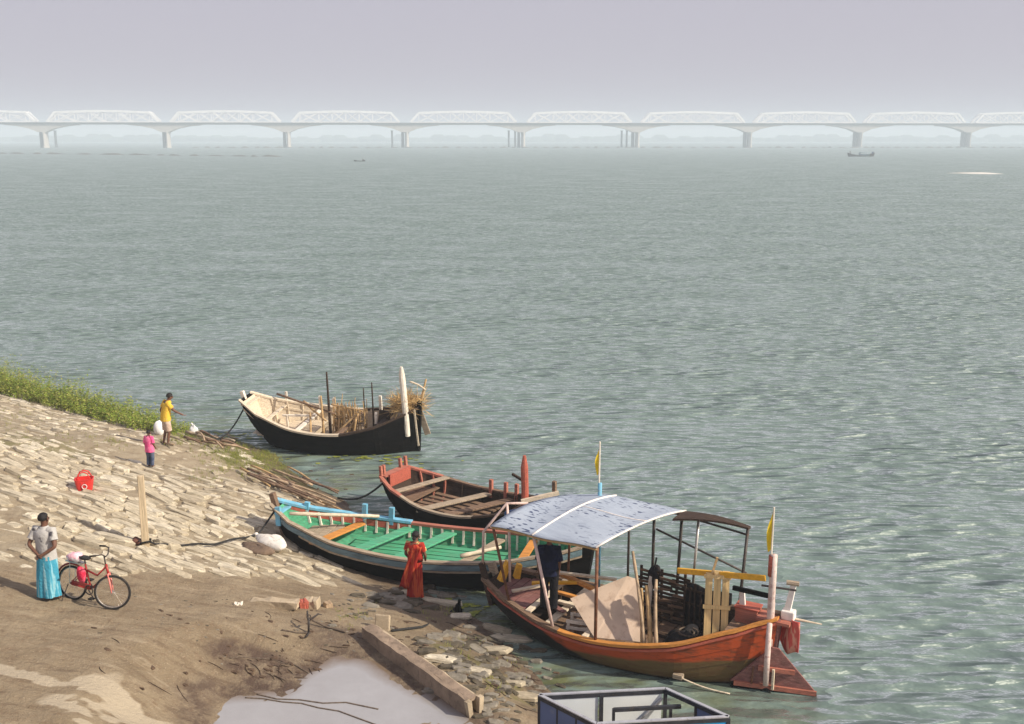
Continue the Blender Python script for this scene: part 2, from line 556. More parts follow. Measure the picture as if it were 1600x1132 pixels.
def ground_material():
    m, nt, N, L, P = new_mat('ground_mud')
    tc = N.new('ShaderNodeTexCoord')
    def noise(sc, det=5, ro=0.55):
        n = N.new('ShaderNodeTexNoise'); n.inputs['Scale'].default_value = sc
        n.inputs['Detail'].default_value = det; n.inputs['Roughness'].default_value = ro
        L.new(tc.outputs['Object'], n.inputs['Vector']); return n.outputs['Fac']
    def rng(src, a, b, c=0.0, d=1.0):
        r = N.new('ShaderNodeMapRange'); r.inputs[1].default_value = a; r.inputs[2].default_value = b
        r.inputs[3].default_value = c; r.inputs[4].default_value = d
        L.new(src, r.inputs[0]); return r.outputs[0]
    def mix(f, a, b):
        x = N.new('ShaderNodeMix'); x.data_type = 'RGBA'
        if isinstance(f, float): x.inputs['Factor'].default_value = f
        else: L.new(f, x.inputs['Factor'])
        for i, c in ((6, a), (7, b)):
            if isinstance(c, tuple): x.inputs[i].default_value = (*c, 1)
            else: L.new(c, x.inputs[i])
        return x.outputs[2]
    def att(n):
        a = N.new('ShaderNodeAttribute'); a.attribute_name = n; return a.outputs['Fac']
    base = mix(rng(noise(0.8, 6), 0.3, 0.7), (0.225, 0.172, 0.108), (0.335, 0.268, 0.178))
    base = mix(rng(noise(5, 8, 0.7), 0.50, 0.72, 0, 0.8), base, (0.19, 0.125, 0.075))
    mps = N.new('ShaderNodeMapping'); mps.inputs['Rotation'].default_value = (0, 0, 0.38); mps.inputs['Scale'].default_value = (0.55, 3.2, 1)
    L.new(tc.outputs['Object'], mps.inputs['Vector'])
    ns = N.new('ShaderNodeTexNoise'); ns.inputs['Scale'].default_value = 1.6; ns.inputs['Detail'].default_value = 8; ns.inputs['Roughness'].default_value = 0.62
    L.new(mps.outputs[0], ns.inputs['Vector'])
    base = mix(rng(ns.outputs['Fac'], 0.54, 0.66, 0, 0.6), base, (0.15, 0.105, 0.066))  # streaks of shading painted into the mud colour
    base = mix(rng(ns.outputs['Fac'], 0.44, 0.34, 0, 0.5), base, (0.42, 0.345, 0.24))
    base = mix(rng(noise(26, 4), 0.58, 0.75, 0, 0.55), base, (0.50, 0.40, 0.29))
    mulp = N.new('ShaderNodeMath'); mulp.operation = 'MULTIPLY'
    L.new(att('pitch'), mulp.inputs[0]); L.new(rng(noise(2.2, 6, 0.6), 0.35, 0.65, 0.15, 0.75), mulp.inputs[1])
    base = mix(mulp.outputs[0], base, (0.41, 0.35, 0.25))
    mul = N.new('ShaderNodeMath'); mul.operation = 'MULTIPLY'
    L.new(att('wet'), mul.inputs[0]); L.new(rng(noise(3.2, 7, 0.7), 0.32, 0.55), mul.inputs[1])
    base = mix(mul.outputs[0], base, (0.105, 0.07, 0.05))
    mul2 = N.new('ShaderNodeMath'); mul2.operation = 'MULTIPLY'
    L.new(att('moss'), mul2.inputs[0]); L.new(rng(noise(4.0, 7, 0.7), 0.36, 0.58), mul2.inputs[1])
    base = mix(mul2.outputs[0], base, (0.13, 0.14, 0.03))
    base = mix(rng(att('pale'), 0.35, 0.6), base, (0.46, 0.39, 0.285))
    L.new(base, P.inputs['Base Color'])
    L.new(rng(att('wet'), 0.2, 0.9, 0.92, 0.6), P.inputs['Roughness'])
    P.inputs['Specular IOR Level'].default_value = 0.25
    b = N.new('ShaderNodeBump'); b.inputs['Strength'].default_value = 0.9; b.inputs['Distance'].default_value = 0.07
    b.inputs['Strength'].default_value = 1.0; L.new(noise(11, 10, 0.72), b.inputs['Height'])
    L.new(b.outputs[0], P.inputs['Normal'])
    return m


me.materials.append(ground_material())
ground = bpy.data.objects.new('ground', me)
COL.objects.link(ground)
tag(ground, 'sloping sandy river bank of mud and stone pitching', kind='structure')

# ------------------------------------------------------------------ water
def water_material():
    m, nt, N, L, P = new_mat('river_water')
    tc = N.new('ShaderNodeTexCoord')
    def noise(sc, stretch, det=3, ro=0.5, rz=0.0):
        mp = N.new('ShaderNodeMapping'); mp.inputs['Scale'].default_value = stretch; mp.inputs['Rotation'].default_value = (0, 0, rz)
        L.new(tc.outputs['Object'], mp.inputs['Vector'])
        n = N.new('ShaderNodeTexNoise'); n.inputs['Scale'].default_value = sc
        n.inputs['Detail'].default_value = det; n.inputs['Roughness'].default_value = ro
        L.new(mp.outputs[0], n.inputs['Vector']); return n.outputs['Fac']
    big = noise(0.03, (0.6, 1, 1), 4)
    mx = N.new('ShaderNodeMix'); mx.data_type = 'RGBA'
    mx.inputs[6].default_value = (0.132, 0.188, 0.172, 1)
    mx.inputs[7].default_value = (0.158, 0.214, 0.198, 1)
    L.new(big, mx.inputs['Factor'])
    sh = N.new('ShaderNodeAttribute'); sh.attribute_name = 'shallow_reflect'
    mulS = N.new('ShaderNodeMath'); mulS.operation = 'MULTIPLY'
    rr = N.new('ShaderNodeMapRange'); rr.inputs[1].default_value = 0.38; rr.inputs[2].default_value = 0.62
    L.new(noise(0.9, (1, 1.6, 1), 5), rr.inputs[0])
    L.new(rr.outputs[0], mulS.inputs[0]); L.new(sh.outputs['Fac'], mulS.inputs[1])
    m2 = N.new('ShaderNodeMix'); m2.data_type = 'RGBA'
    L.new(mulS.outputs[0], m2.inputs['Factor'])
    L.new(mx.outputs[2], m2.inputs[6]); m2.inputs[7].default_value = (0.105, 0.115, 0.045, 1)  # green of the shallows, also painting in the reflection under the orange boat
    # wind ripples, crests lying across the view
    h1 = noise(1.05, (0.5, 1.35, 1), 1.5, 0.45, 0.10)
    h1b = noise(1.9, (0.48, 1.3, 1), 1.0, 0.4, -0.12)
    h2 = noise(5.0, (0.7, 1.3, 1), 2, 0.5, -0.2)
    h3 = noise(0.22, (0.7, 1.3, 1), 2, 0.5, 0.2)
    def ridge(a):
        x = N.new('ShaderNodeMath'); x.operation = 'SUBTRACT'; L.new(a, x.inputs[0]); x.inputs[1].default_value = 0.5
        y = N.new('ShaderNodeMath'); y.operation = 'ABSOLUTE'; L.new(x.outputs[0], y.inputs[0])
        z = N.new('ShaderNodeMath'); z.operation = 'SMOOTH_MIN'; L.new(y.outputs[0], z.inputs[0]); z.inputs[1].default_value = 0.3; z.inputs[2].default_value = 0.1
        w = N.new('ShaderNodeMath'); w.operation = 'MULTIPLY'; L.new(z.outputs[0], w.inputs[0]); w.inputs[1].default_value = -2.0
        return w.outputs[0]
    def mul(a, k):
        x = N.new('ShaderNodeMath'); x.operation = 'MULTIPLY'; L.new(a, x.inputs[0]); x.inputs[1].default_value = k; return x.outputs[0]
    def add(a, b_):
        x = N.new('ShaderNodeMath'); x.operation = 'ADD'; L.new(a, x.inputs[0]); L.new(b_, x.inputs[1]); return x.outputs[0]
    gust = N.new('ShaderNodeMapRange'); gust.inputs[1].default_value = 0.35; gust.inputs[2].default_value = 0.68
    gust.inputs[3].default_value = 0.45; gust.inputs[4].default_value = 1.5
    L.new(noise(0.16, (0.6, 1.3, 1), 4, 0.6, 0.3), gust.inputs[0])
    def mulv(a, b_):
        x = N.new('ShaderNodeMath'); x.operation = 'MULTIPLY'; L.new(a, x.inputs[0]); L.new(b_, x.inputs[1]); return x.outputs[0]
    chop = mulv(add(mul(ridge(h1), 0.75), mul(h1b, 0.85)), gust.outputs[0])
    hh = add(add(chop, mul(h2, 0.10)), mul(h3, 1.3))
    b = N.new('ShaderNodeBump'); b.inputs['Strength'].default_value = 1.0; b.inputs['Distance'].default_value = 0.7
    L.new(hh, b.inputs['Height'])
    # murky body colour under a rippled mirror surface
    N.remove(P)
    body = N.new('ShaderNodeBsdfDiffuse'); L.new(m2.outputs[2], body.inputs['Color'])
    b2 = N.new('ShaderNodeBump'); b2.inputs['Strength'].default_value = 0.7; b2.inputs['Distance'].default_value = 0.55
    L.new(hh, b2.inputs['Height']); L.new(b2.outputs[0], body.inputs['Normal'])
    gl = N.new('ShaderNodeBsdfGlossy'); gl.inputs['Roughness'].default_value = 0.38
    gl.inputs['Color'].default_value = (0.92, 0.97, 0.95, 1)
    L.new(b.outputs[0], gl.inputs['Normal'])
    fr = N.new('ShaderNodeFresnel'); fr.inputs['IOR'].default_value = 1.33
    L.new(b.outputs[0], fr.inputs['Normal'])
    ms = N.new('ShaderNodeMixShader')
    L.new(fr.outputs[0], ms.inputs[0]); L.new(body.outputs[0], ms.inputs[1]); L.new(gl.outputs[0], ms.inputs[2])
    L.new(ms.outputs[0], N['Material Output'].inputs['Surface'])
    return m


wxs = world_axis(-7000, 7000, -22, 12, 0.5, 1.3)
wys = world_axis(-300, 9000, 10, 46, 0.5, 1.3)
wme, wco = grid_mesh('river', wxs, wys, lambda x, y: np.zeros_like(x))
wd = shore_dist(wco[:, 0], wco[:, 1])
a_ = wme.attributes.new('shallow_reflect', 'FLOAT', 'POINT')
a_.data.foreach_set('value', ((1 - sstep(0.3, 4.6, -wd)) * sstep(-60, -10, -np.abs(wco[:, 1]))).astype(np.float32))
wme.materials.append(water_material())
river = bpy.data.objects.new('river', wme)
COL.objects.link(river)
tag(river, 'wide grey green river with small wind ripples', kind='structure')

# the puddle on the trampled flat
def puddle():
    m, nt, N, L, P = new_mat('silty_puddle')
    P.inputs['Base Color'].default_value = (0.40, 0.395, 0.42, 1)
    P.inputs['Roughness'].default_value = 0.07
    P.inputs['Specular IOR Level'].default_value = 0.6
    tc = N.new('ShaderNodeTexCoord')
    n = N.new('ShaderNodeTexNoise'); n.inputs['Scale'].default_value = 1.1; n.inputs['Detail'].default_value = 9; n.inputs['Roughness'].default_value = 0.7
    L.new(tc.outputs['Object'], n.inputs['Vector'])
    mx = N.new('ShaderNodeMix'); mx.data_type = 'RGBA'
    mx.inputs[6].default_value = (0.26, 0.255, 0.255, 1); mx.inputs[7].default_value = (0.39, 0.395, 0.41, 1)
    L.new(n.outputs['Fac'], mx.inputs['Factor'])
    dp = N.new('ShaderNodeAttribute'); dp.attribute_name = 'depth'
    ad = N.new('ShaderNodeMath'); ad.operation = 'MULTIPLY_ADD'; L.new(n.outputs['Fac'], ad.inputs[0]); ad.inputs[1].default_value = -0.5; L.new(dp.outputs['Fac'], ad.inputs[2])
    rg = N.new('ShaderNodeMapRange'); rg.inputs[1].default_value = -0.22; rg.inputs[2].default_value = 0.12; L.new(ad.outputs[0], rg.inputs[0])
    m5 = N.new('ShaderNodeMix'); m5.data_type = 'RGBA'; L.new(rg.outputs[0], m5.inputs['Factor'])
    m5.inputs[6].default_value = (0.17, 0.125, 0.085, 1); L.new(mx.outputs[2], m5.inputs[7])
    L.new(m5.outputs[2], P.inputs['Base Color'])
    lo = POND.min(0) - 0.25; hi = POND.max(0) + 0.25
    mb = MB(); n_ = 40
    vs_ = [(lo[0] + (hi[0] - lo[0]) * i / n_, lo[1] + (hi[1] - lo[1]) * j / n_, PUD_Z) for i in range(n_ + 1) for j in range(n_ + 1)]
    PX = np.array([v[0] for v in vs_]); PY = np.array([v[1] for v in vs_])
    pdv = pond_dist(PX, PY)
    fs = []
    for i in range(n_):
        for j in range(n_):
            q = (i * (n_ + 1) + j, (i + 1) * (n_ + 1) + j, (i + 1) * (n_ + 1) + j + 1, i * (n_ + 1) + j + 1)
            if min(pdv[k] for k in q) < 0.22: fs.append(q)
    mb.add(vs_, fs)
    o = mb.build('puddle', m)
    at_ = o.data.attributes.new('depth', 'FLOAT', 'POINT'); at_.data.foreach_set('value', np.clip(-pdv, 0, 1).astype(np.float32))
    return tag(o, 'pale grey puddle on the mud beside the concrete channel', kind='structure')


puddle()

# ------------------------------------------------------------------ far banks and bars
def bar_of(name, pts, width, h, m, label):
    mb = MB()
    for (x0, y0), (x1, y1) in zip(pts[:-1], pts[1:]):
        n = max(3, int(abs(x1 - x0) / 6))
        prev = None
        rows = []
        for k in range(n + 1):
            t = k / n
            e = math.sin(PI * t) ** 0.5
            x, y = x0 + (x1 - x0) * t, y0 + (y1 - y0) * t
            w = width * e * random.uniform(0.7, 1.2); hh = h * e * random.uniform(0.5, 1.2)
            rows.append([(x, y - w, -0.3), (x, y - w * 0.2, hh), (x, y + w * 0.3, hh * 0.9), (x, y + w, -0.3)])
        vs_ = [p for r in rows for p in r]
        fs = [(k * 4 + j, (k + 1) * 4 + j, (k + 1) * 4 + j + 1, k * 4 + j + 1) for k in range(n) for j in range(3)]
        mb.add(vs_, fs)
    return tag(mb.build(name, m, smooth=True), label, kind='structure')


M['far_sand'] = mat('far_sand', (0.62, 0.6, 0.54), 0.9, 0.15, 0.05, 0, bump=0)
M['far_mud'] = mat('far_mud', (0.10, 0.09, 0.075), 0.9, 0.3, 0.05, 0, bump=0)
bar_of('sandbar', [tuple(at(1478, 271)[:2]), tuple(at(1570, 272)[:2])], 8, 0.5, M['far_sand'], 'thin bright sandbar in the river near the right edge')
segs = []
x = -20
while x < 435:
    w = random.uniform(10, 45)
    segs.append((x, x + w)); x += w + random.uniform(2, 14)
for i, (a, b) in enumerate(segs):
    yy = 240 + 5 * a / 435
    bar_of('mud_bar', [tuple(at(a, yy)[:2]), tuple(at(b, yy + 0.5)[:2])], 6, 0.9, M['far_mud'], 'low muddy bar before the bridge on the left')
x = 300
while x < 1640:
    w = random.uniform(6, 18)
    p0, p1 = at(x, 231.5), at(x + w, 231.5)
    bar_of('mud_bar', [tuple(p0[:2]), tuple(p1[:2])], 5, 1.5, M['far_mud'], 'thin dark bar of mud at the foot of the bridge')
    x += w + random.uniform(1, 9)
fb = MB()
n = 260
for k in range(n):
    x0 = -4200 + 8400 * k / n
    wv = 8400 / n * 1.4
    hh = 10 + 11 * random.random()
    fb.loft([((x0, 2750 + random.uniform(-60, 60), -1), wv / 2, 40), ((x0, 2750, hh * 0.6), wv / 2, 30), ((x0, 2750, hh), wv / 4, 12)], n=8)
M['far_trees'] = mat('far_trees', (0.06, 0.085, 0.05), 0.9, 0.3, 0.02, 0, bump=0)
tag(fb.build('far_wood', M['far_trees'], smooth=True), 'hazy line of trees on the far river bank', 'trees', kind='stuff')
lb = MB().box((0, 4000, 0.2), (12000, 2500, 2.0))
tag(lb.build('far_bank', M['far_sand']), 'low far river bank lost in haze', kind='structure')

# ------------------------------------------------------------------ the bridge
BR = thing('truss_bridge', 'long hazy white steel truss bridge on pale concrete piers across the river', 'bridge', (10.2, 1115, 0), 0.08)
SPAN = 123.0
DECK_T, DECK_B = 25.6, 23.6
def truss_meshes():
    top, web = MB(), MB()
    L_ = SPAN - 12
    n = 8
    xs_ = [-L_ / 2 + L_ * k / n for k in range(n + 1)]
    hs = [0, 9.4, 10.1, 10.6, 10.8, 10.6, 10.1, 9.4, 0]
    xs_[1] = xs_[0] + 8.5; xs_[-2] = xs_[-1] - 8.5
    for yy in (-5, 5):
        P_ = [(xs_[k], yy, DECK_T + 0.6 + hs[k]) for k in range(n + 1)]
        for k in range(n):
            top.bar(P_[k], P_[k + 1], 1.6, 2.1)
        for k in range(1, n):
            xm = xs_[k]
            web.bar((xm, yy, DECK_T + 0.5), P_[k], 0.6, 0.6)
            nx_ = k + 1 if k % 2 else k - 1
            if 1 <= nx_ <= n - 1:
                web.bar((xs_[nx_], yy, DECK_T + 0.6), P_[k], 0.9, 0.9)
            nx_ = k - 1 if k % 2 else k + 1
            if 0 <= nx_ <= n:
                web.bar((xs_[nx_], yy, DECK_T + 0.6), P_[k], 0.6, 0.6)
        web.bar((xs_[0], yy, DECK_T + 0.6), (xs_[-1], yy, DECK_T + 0.6), 0.9, 1.0)
    for k in range(1, n):
        top.bar((xs_[k], -5, DECK_T + 0.6 + hs[k]), (xs_[k], 5, DECK_T + 0.6 + hs[k]), 0.6, 0.6)
    return top, web


top, web = truss_meshes()
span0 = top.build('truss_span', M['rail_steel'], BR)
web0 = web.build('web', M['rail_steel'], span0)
dk = MB().box((0, 0, (DECK_T + DECK_B) / 2), (SPAN * 13, 13, DECK_T - DECK_B))
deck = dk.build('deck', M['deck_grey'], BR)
g = MB()
sec = [(-36, 0.6), (-24, 1.7), (-12, 4.2), (-4, 7.6), (4, 7.6), (12, 4.2), (24, 1.7), (36, 0.6)]
vs_ = []
for xx, dd in sec:
    for yy in (-5.5, 5.5):
        vs_ += [(xx, yy, DECK_B), (xx, yy, DECK_B - dd)]
fs = []
for k in range(len(sec) - 1):
    a, b = k * 4, (k + 1) * 4
    fs += [(a, a + 1, b + 1, b), (a + 2, b + 2, b + 3, a + 3), (a + 1, a + 3, b + 3, b + 1), (a, b, b + 2, a + 2)]
fs += [(0, 2, 3, 1), ((len(sec) - 1) * 4, (len(sec) - 1) * 4 + 1, (len(sec) - 1) * 4 + 3, (len(sec) - 1) * 4 + 2)]
g.add(vs_, fs)
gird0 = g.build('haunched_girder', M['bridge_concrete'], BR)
p = MB()
p.loft([((1.6, 0, -3), 2.5, 7), ((1.6, 0, 1.5), 2.5, 7), ((1.6, 0, 1.6), 2.0, 6), ((1.6, 0, 14), 2.0, 6), ((1.6, 0, 16.2), 3.0, 6.5)], n=16)
pier0 = p.build('pier', M['bridge_concrete'], BR)
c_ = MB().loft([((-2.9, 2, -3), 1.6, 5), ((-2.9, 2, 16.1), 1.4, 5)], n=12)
col0 = c_.build('shaded_column', M['dark_pier'], pier0)  # shade is put into this column's dark colour
def link_copy(o, parent):
    c = o.copy(); COL.objects.link(c); c.parent = parent; return c
for k in range(-6, 7):
    if k == 0:
        span0.location.x = SPAN / 2
        continue
    s_ = link_copy(span0, BR); s_.location.x = SPAN * (k + 0.5)
    link_copy(web0, s_)
    gg = link_copy(gird0, BR); gg.location.x = SPAN * k
    pp = link_copy(pier0, BR); pp.location.x = SPAN * k
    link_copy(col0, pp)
# thin dark piers standing behind the bridge
for i, (px, lab) in enumerate(((88, 'thin dark pier behind the leftmost bridge pier'), (613, 'faint thin pier left of the bridge pier behind the small rowing boat'),
                 (795, 'left of the two thin dark piers beside the middle bridge pier'), (805, 'right of the two thin dark piers beside the middle bridge pier'),
                 (971, 'left of the two thin piers beside the bridge pier right of centre'), (979, 'right of the two thin piers beside the bridge pier right of centre'))):
    q = at(px, 228.5)
    q = q * (1150 / q.y)
    mb = MB().loft([((0, 0, -3), 1.3, 3), ((0, 0, 1), 1.3, 3), ((0, 0, 1.1), 1.05, 2.5), ((0, 0, 17), 1.05, 2.5), ((0, 0, 18), 1.8, 3)], n=12)
    o = mb.build('bridge_pier', M['dark_pier'])
    o.location = (q.x, q.y, 0)
    tag(o, lab, 'pier', 'thin piers behind the bridge')

# ------------------------------------------------------------------ haze
hz = MB().box((0, 2200, 20.5), (13000, 5600, 49))
m, nt, N, L, P = new_mat('haze_air')
N.remove(P)
pv = N.new('ShaderNodeVolumePrincipled')
pv.inputs['Color'].default_value = (0.80, 0.92, 1.0, 1)
pv.inputs['Density'].default_value = 0.0008
pv.inputs['Anisotropy'].default_value = 0.0
L.new(pv.outputs[0], N['Material Output'].inputs['Volume'])
tag(hz.build('haze', m), 'pale haze over the river', 'haze', kind='stuff')

# ------------------------------------------------------------------ boats
def interp(tbl, u):
    us = [a for a, _ in tbl]; vv = [b for _, b in tbl]
    # smooth (catmull) interpolation of a small table
    if u <= us[0]: return vv[0]
    if u >= us[-1]: return vv[-1]
    for i in range(len(us) - 1):
        if us[i] <= u <= us[i + 1]:
            t = (u - us[i]) / (us[i + 1] - us[i])
            p1, p2 = vv[i], vv[i + 1]
            p0 = vv[i - 1] if i > 0 else 2 * p1 - p2
            p3 = vv[i + 2] if i + 2 < len(vv) else 2 * p2 - p1
            return 0.5 * (2 * p1 + (p2 - p0) * t + (2 * p0 - 5 * p1 + 4 * p2 - p3) * t * t + (3 * p1 - p0 - 3 * p2 + p3) * t ** 3)


class Boat:
    """local frame: x from bow (-) to stern (+), -y towards the bank side, z = 0 at the water"""
    def __init__(self, name, label, bow, stern, hw, sheer, keel, rake=(0.5, 0.35), heel=0.0, zoff=0.0, floor=0.1):
        bow = Vector(bow); stern = Vector(stern)
        c = (bow + stern) / 2
        d = stern - bow
        self.L = math.hypot(d.x, d.y)
        self.hw, self.sh, self.kl, self.rake = hw, sheer, keel, rake
        self.floor = floor
        self.xo = 0.0
        self.o = thing(name, label, 'boat', (c.x, c.y, zoff), rot=(heel, 0, math.atan2(d.y, d.x)))
        self.M = mat4(self.o)

    def W(self, x, y, z):
        return self.M @ Vector((x, y, z))

    def pt(self, u, v, side, inset=0.0, out=0.0):
        """v: 0 keel .. 1 sheer"""
        hw = max(0.02, interp(self.hw, u) - inset); sh = interp(self.sh, u); kl = interp(self.kl, u) + inset * 0.9
        a = v * PI / 2
        y = hw * math.sin(a) ** 0.72 + out
        z = kl + (sh - kl) * (1 - math.cos(a) ** 0.9)
        zr = (z - interp(self.kl, 0.5)) / (sh - interp(self.kl, 0.5) + 1e-6)
        x = (u - 0.5) * self.L + self.xo
        x += self.rake[0] * (1 - min(1, max(0, zr))) * max(0, 1 - u / 0.22) - self.rake[1] * (1 - min(1, max(0, zr))) * max(0, (u - 0.8) / 0.2)
        return Vector((x, side * y, z))

    def hull(self, m, nu=44, nstr=7, inner=None, cap_m=None):
        mb = MB()
        for side in (-1, 1):
            for j in range(nstr):
                v0, v1 = j / nstr, (j + 1) / nstr
                vs_ = []
                for i in range(nu + 1):
                    u = i / nu
                    vs_.append(self.pt(u, v0, side, out=0.014 if j else 0.0))
                    vs_.append(self.pt(u, (v0 + v1) / 2, side, out=0.008))
                    vs_.append(self.pt(u, v1, side))
                fs = []
                for i in range(nu):
                    a, b = i * 3, i * 3 + 3
                    fs += [(a, b, b + 1, a + 1), (a + 1, b + 1, b + 2, a + 2)]
                mb.add(vs_, fs)
        # close both ends
        for u in (0.0, 1.0):
            L_ = [self.pt(u, j / nstr, -1) for j in range(nstr + 1)]
            R_ = [self.pt(u, j / nstr, 1) for j in range(nstr + 1)]
            fs = [(j, j + 1, nstr + 2 + j, nstr + 1 + j) for j in range(nstr)]
            mb.add(L_ + R_, fs)
        h = mb.build('hull', m, self.o)
        li = MB()
        for side in (-1, 1):
            vs_ = []; n_ = 9
            for i in range(nu + 1):
                u = 0.02 + 0.96 * i / nu
                for j in range(n_ + 1):
                    p = self.pt(u, j / n_, side, inset=0.05)
                    p.z = max(p.z, self.floor)
                    if j == 0: p.y = 0
                    vs_.append(p)
            fs = [(i * (n_ + 1) + j, (i + 1) * (n_ + 1) + j, (i + 1) * (n_ + 1) + j + 1, i * (n_ + 1) + j + 1) for i in range(nu) for j in range(n_)]
            li.add(vs_, fs)
        for u in (0.02, 0.98):
            L_ = [self.pt(u, j / 9, -1, inset=0.05) for j in range(10)]
            R_ = [self.pt(u, j / 9, 1, inset=0.05) for j in range(10)]
            for q in L_ + R_: q.z = max(q.z, self.floor)
            li.add(L_ + R_, [(j, j + 1, 11 + j, 10 + j) for j in range(9)])
        li.build('lining', inner or m, self.o)
        return h

    def rail(self, side, u0, u1, m, w=0.09, h=0.05, dz=0.0, inset=0.01, name='gunwale', v=1.0, n=36):
        mb = MB()
        rows = []
        for i in range(n + 1):
            u = u0 + (u1 - u0) * i / n
            p = self.pt(u, v, side)
            c = Vector((p.x, p.y - side * inset, p.z + dz))
            y1, y0 = c.y + side * w / 2, c.y - side * w / 2
            if y0 * side < 0: y0 = 0
            rows += [Vector((c.x, y0, c.z - h / 2)), Vector((c.x, y1, c.z - h / 2)), Vector((c.x, y1, c.z + h / 2)), Vector((c.x, y0, c.z + h / 2))]
        fs = []
        for i in range(n):
            a, b = i * 4, i * 4 + 4
            for j in range(4):
                fs.append((a + j, b + j, b + (j + 1) % 4, a + (j + 1) % 4))
        fs += [(0, 1, 2, 3), (n * 4 + 3, n * 4 + 2, n * 4 + 1, n * 4)]
        mb.add(rows, fs)
        return mb.build(name, m, self.o)

    def half(self, u, z, inset=0.05):
        best = 0
        for j in range(24):
            p = self.pt(u, j / 23, 1, inset=inset)
            if p.z <= z: best = p.y
        return best

    def thwart(self, u, z, m, w=0.22, t=0.045, name='thwart', ext=0.0, skew=0.0, tilt=0.0):
        x = (u - 0.5) * self.L + self.xo
        hy = self.half(u, z) + ext
        mb = MB().bar((x - skew, -hy, z - tilt), (x + skew, hy, z + tilt), w, t)
        return mb.build(name, m, self.o, bevel=0.008)

    def ribs(self, us, m, name='rib', v0=0.35, v1=1.0, w=0.06, sides=(-1, 1), t=0.05):
        for u in us:
            for s in sides:
                mb = MB()
                pts = [self.pt(u, v0 + (v1 - v0) * k / 5, s, inset=0.06) for k in range(6)]
                for q in pts: q.z = max(q.z, self.floor)
                for a, b in zip(pts[:-1], pts[1:]):
                    if (b - a).length > 1e-3: mb.bar(a, b, w, t, up=(1, 0, 0))
                mb.build(name, m, self.o)

    def boards(self, u0, u1, z, m, n, gap=0.02, name='floor_board', t=0.03, inset=0.08, jit=0.01):
        """floor boards laid across the boat"""
        for k in range(n):
            a, b = u0 + (u1 - u0) * k / n, u0 + (u1 - u0) * (k + 1) / n
            um = (a + b) / 2
            x = (um - 0.5) * self.L + self.xo
            w = (b - a) * self.L - gap
            hy = self.half(um, z, inset)
            if hy < 0.05: continue
            MB().box((x, 0, z + random.uniform(-jit, jit)), (w, 2 * hy, t), rot=Euler((random.uniform(-.015, .015), 0, random.uniform(-.02, .02))).to_matrix()).build(name, m, self.o)

    def long_boards(self, u0, u1, z, m, ys_, w=0.16, name='floor_board', t=0.03, dz=0.0):
        for y in ys_:
            x0, x1 = (u0 - 0.5) * self.L, (u1 - 0.5) * self.L
            MB().bar((x0, y, z + random.uniform(-.01, .01)), (x1, y * random.uniform(0.9, 1.02), z + dz + random.uniform(-.01, .01)), w, t).build(name, m, self.o)

    def part(self, name, mb, m, **k):
        return mb.build(name, m, self.o, **k)


def pole(p0, p1, r0, r1, m, name, label, cat='pole', group=None, bend=0.0, n=8):
    """a free pole as a thing of its own; its origin at the lower end"""
    p0 = Vector(p0); p1 = Vector(p1)
    d = p1 - p0
    pts, rr = [], []
    side = Vector((random.uniform(-1, 1), random.uniform(-1, 1), random.uniform(-.4, 1))).normalized() * bend
    for k in range(7):
        t = k / 6
        pts.append(d * t + side * math.sin(PI * t))
        rr.append((r0 + (r1 - r0) * t) * (1.12 if k % 2 else 0.96))
    o = MB().tube(pts, rr, n).build(name, m, smooth=True)
    o.location = p0
    return tag(o, label, cat, group)


def rope(pts, r, m, label, name='rope', sag=0.0, group=None):
    P_ = [Vector(p) for p in pts]
    out = []
    for a, b in zip(P_[:-1], P_[1:]):
        for k in range(10):
            t = k / 10
            q = a.lerp(b, t); q.z -= sag * math.sin(PI * t)
            out.append(q)
    out.append(P_[-1])
    o0 = out[0].copy()
    o = MB().tube([q - o0 for q in out], r, 6).build(name, m, smooth=True)
    o.location = o0
    return tag(o, label, 'rope', group)


# ---- black boat -----------------------------------------------------------
bb = Boat('wooden_boat', 'black hulled wooden boat with pale interior, farthest of the moored boats', at(386, 622, 1.45), at(657, 640, 1.4),
          hw=[(0, 0.42), (0.12, 0.78), (0.35, 1.2), (0.6, 1.25), (0.8, 0.95), (0.93, 0.45), (1, 0.08)],
          sheer=[(0, 1.55), (0.12, 1.22), (0.35, 0.92), (0.6, 0.86), (0.8, 1.08), (0.93, 1.35), (1, 1.52)],
          keel=[(0, 0.35), (0.12, -0.1), (0.4, -0.3), (0.8, -0.3), (1, -0.2)], rake=(0.75, 0.2), heel=math.radians(5), floor=0.16)
bb.hull(M['black_hull'], inner=M['pale_wood'])
for s in (-1, 1):
    bb.rail(s, 0.0, 0.62, M['pale_wood'], w=0.13, h=0.06)
    bb.rail(s, 0.62, 1.0, M['dark_wood'], w=0.12, h=0.07)
    bb.rail(s, 0.02, 0.6, M['pale_wood'], w=0.05, h=0.07, inset=0.07, dz=-0.25, name='inner_stringer')
bb.ribs([0.1, 0.18, 0.26, 0.34, 0.42, 0.5, 0.58, 0.66], M['pale_wood'])
bb.boards(0.06, 0.40, 0.42, M['pale_wood'], 9)
bb.boards(0.42, 0.8, 0.30, M['grey_wood'], 9)
bb.thwart(0.03, 1.38, M['pale_wood'], 0.26)
bb.thwart(0.17, 1.0, M['pale_wood'], 0.14)
bb.thwart(0.36, 0.8, M['white_wood'], 0.16)
bb.thwart(0.6, 0.78, M['brown_wood'], 0.16)
bb.thwart(0.8, 0.98, M['dark_wood'], 0.2)
# low inner frame (post and rail)
fr = MB()
fr.bar((-1.7, -0.1, 0.98), (-0.6, 0.05, 0.98), 0.06, 0.06); fr.bar((-1.55, -0.1, 0.4), (-1.55, -0.1, 1.0), 0.06, 0.06)
bb.part('bench_frame', fr, M['white_wood'])
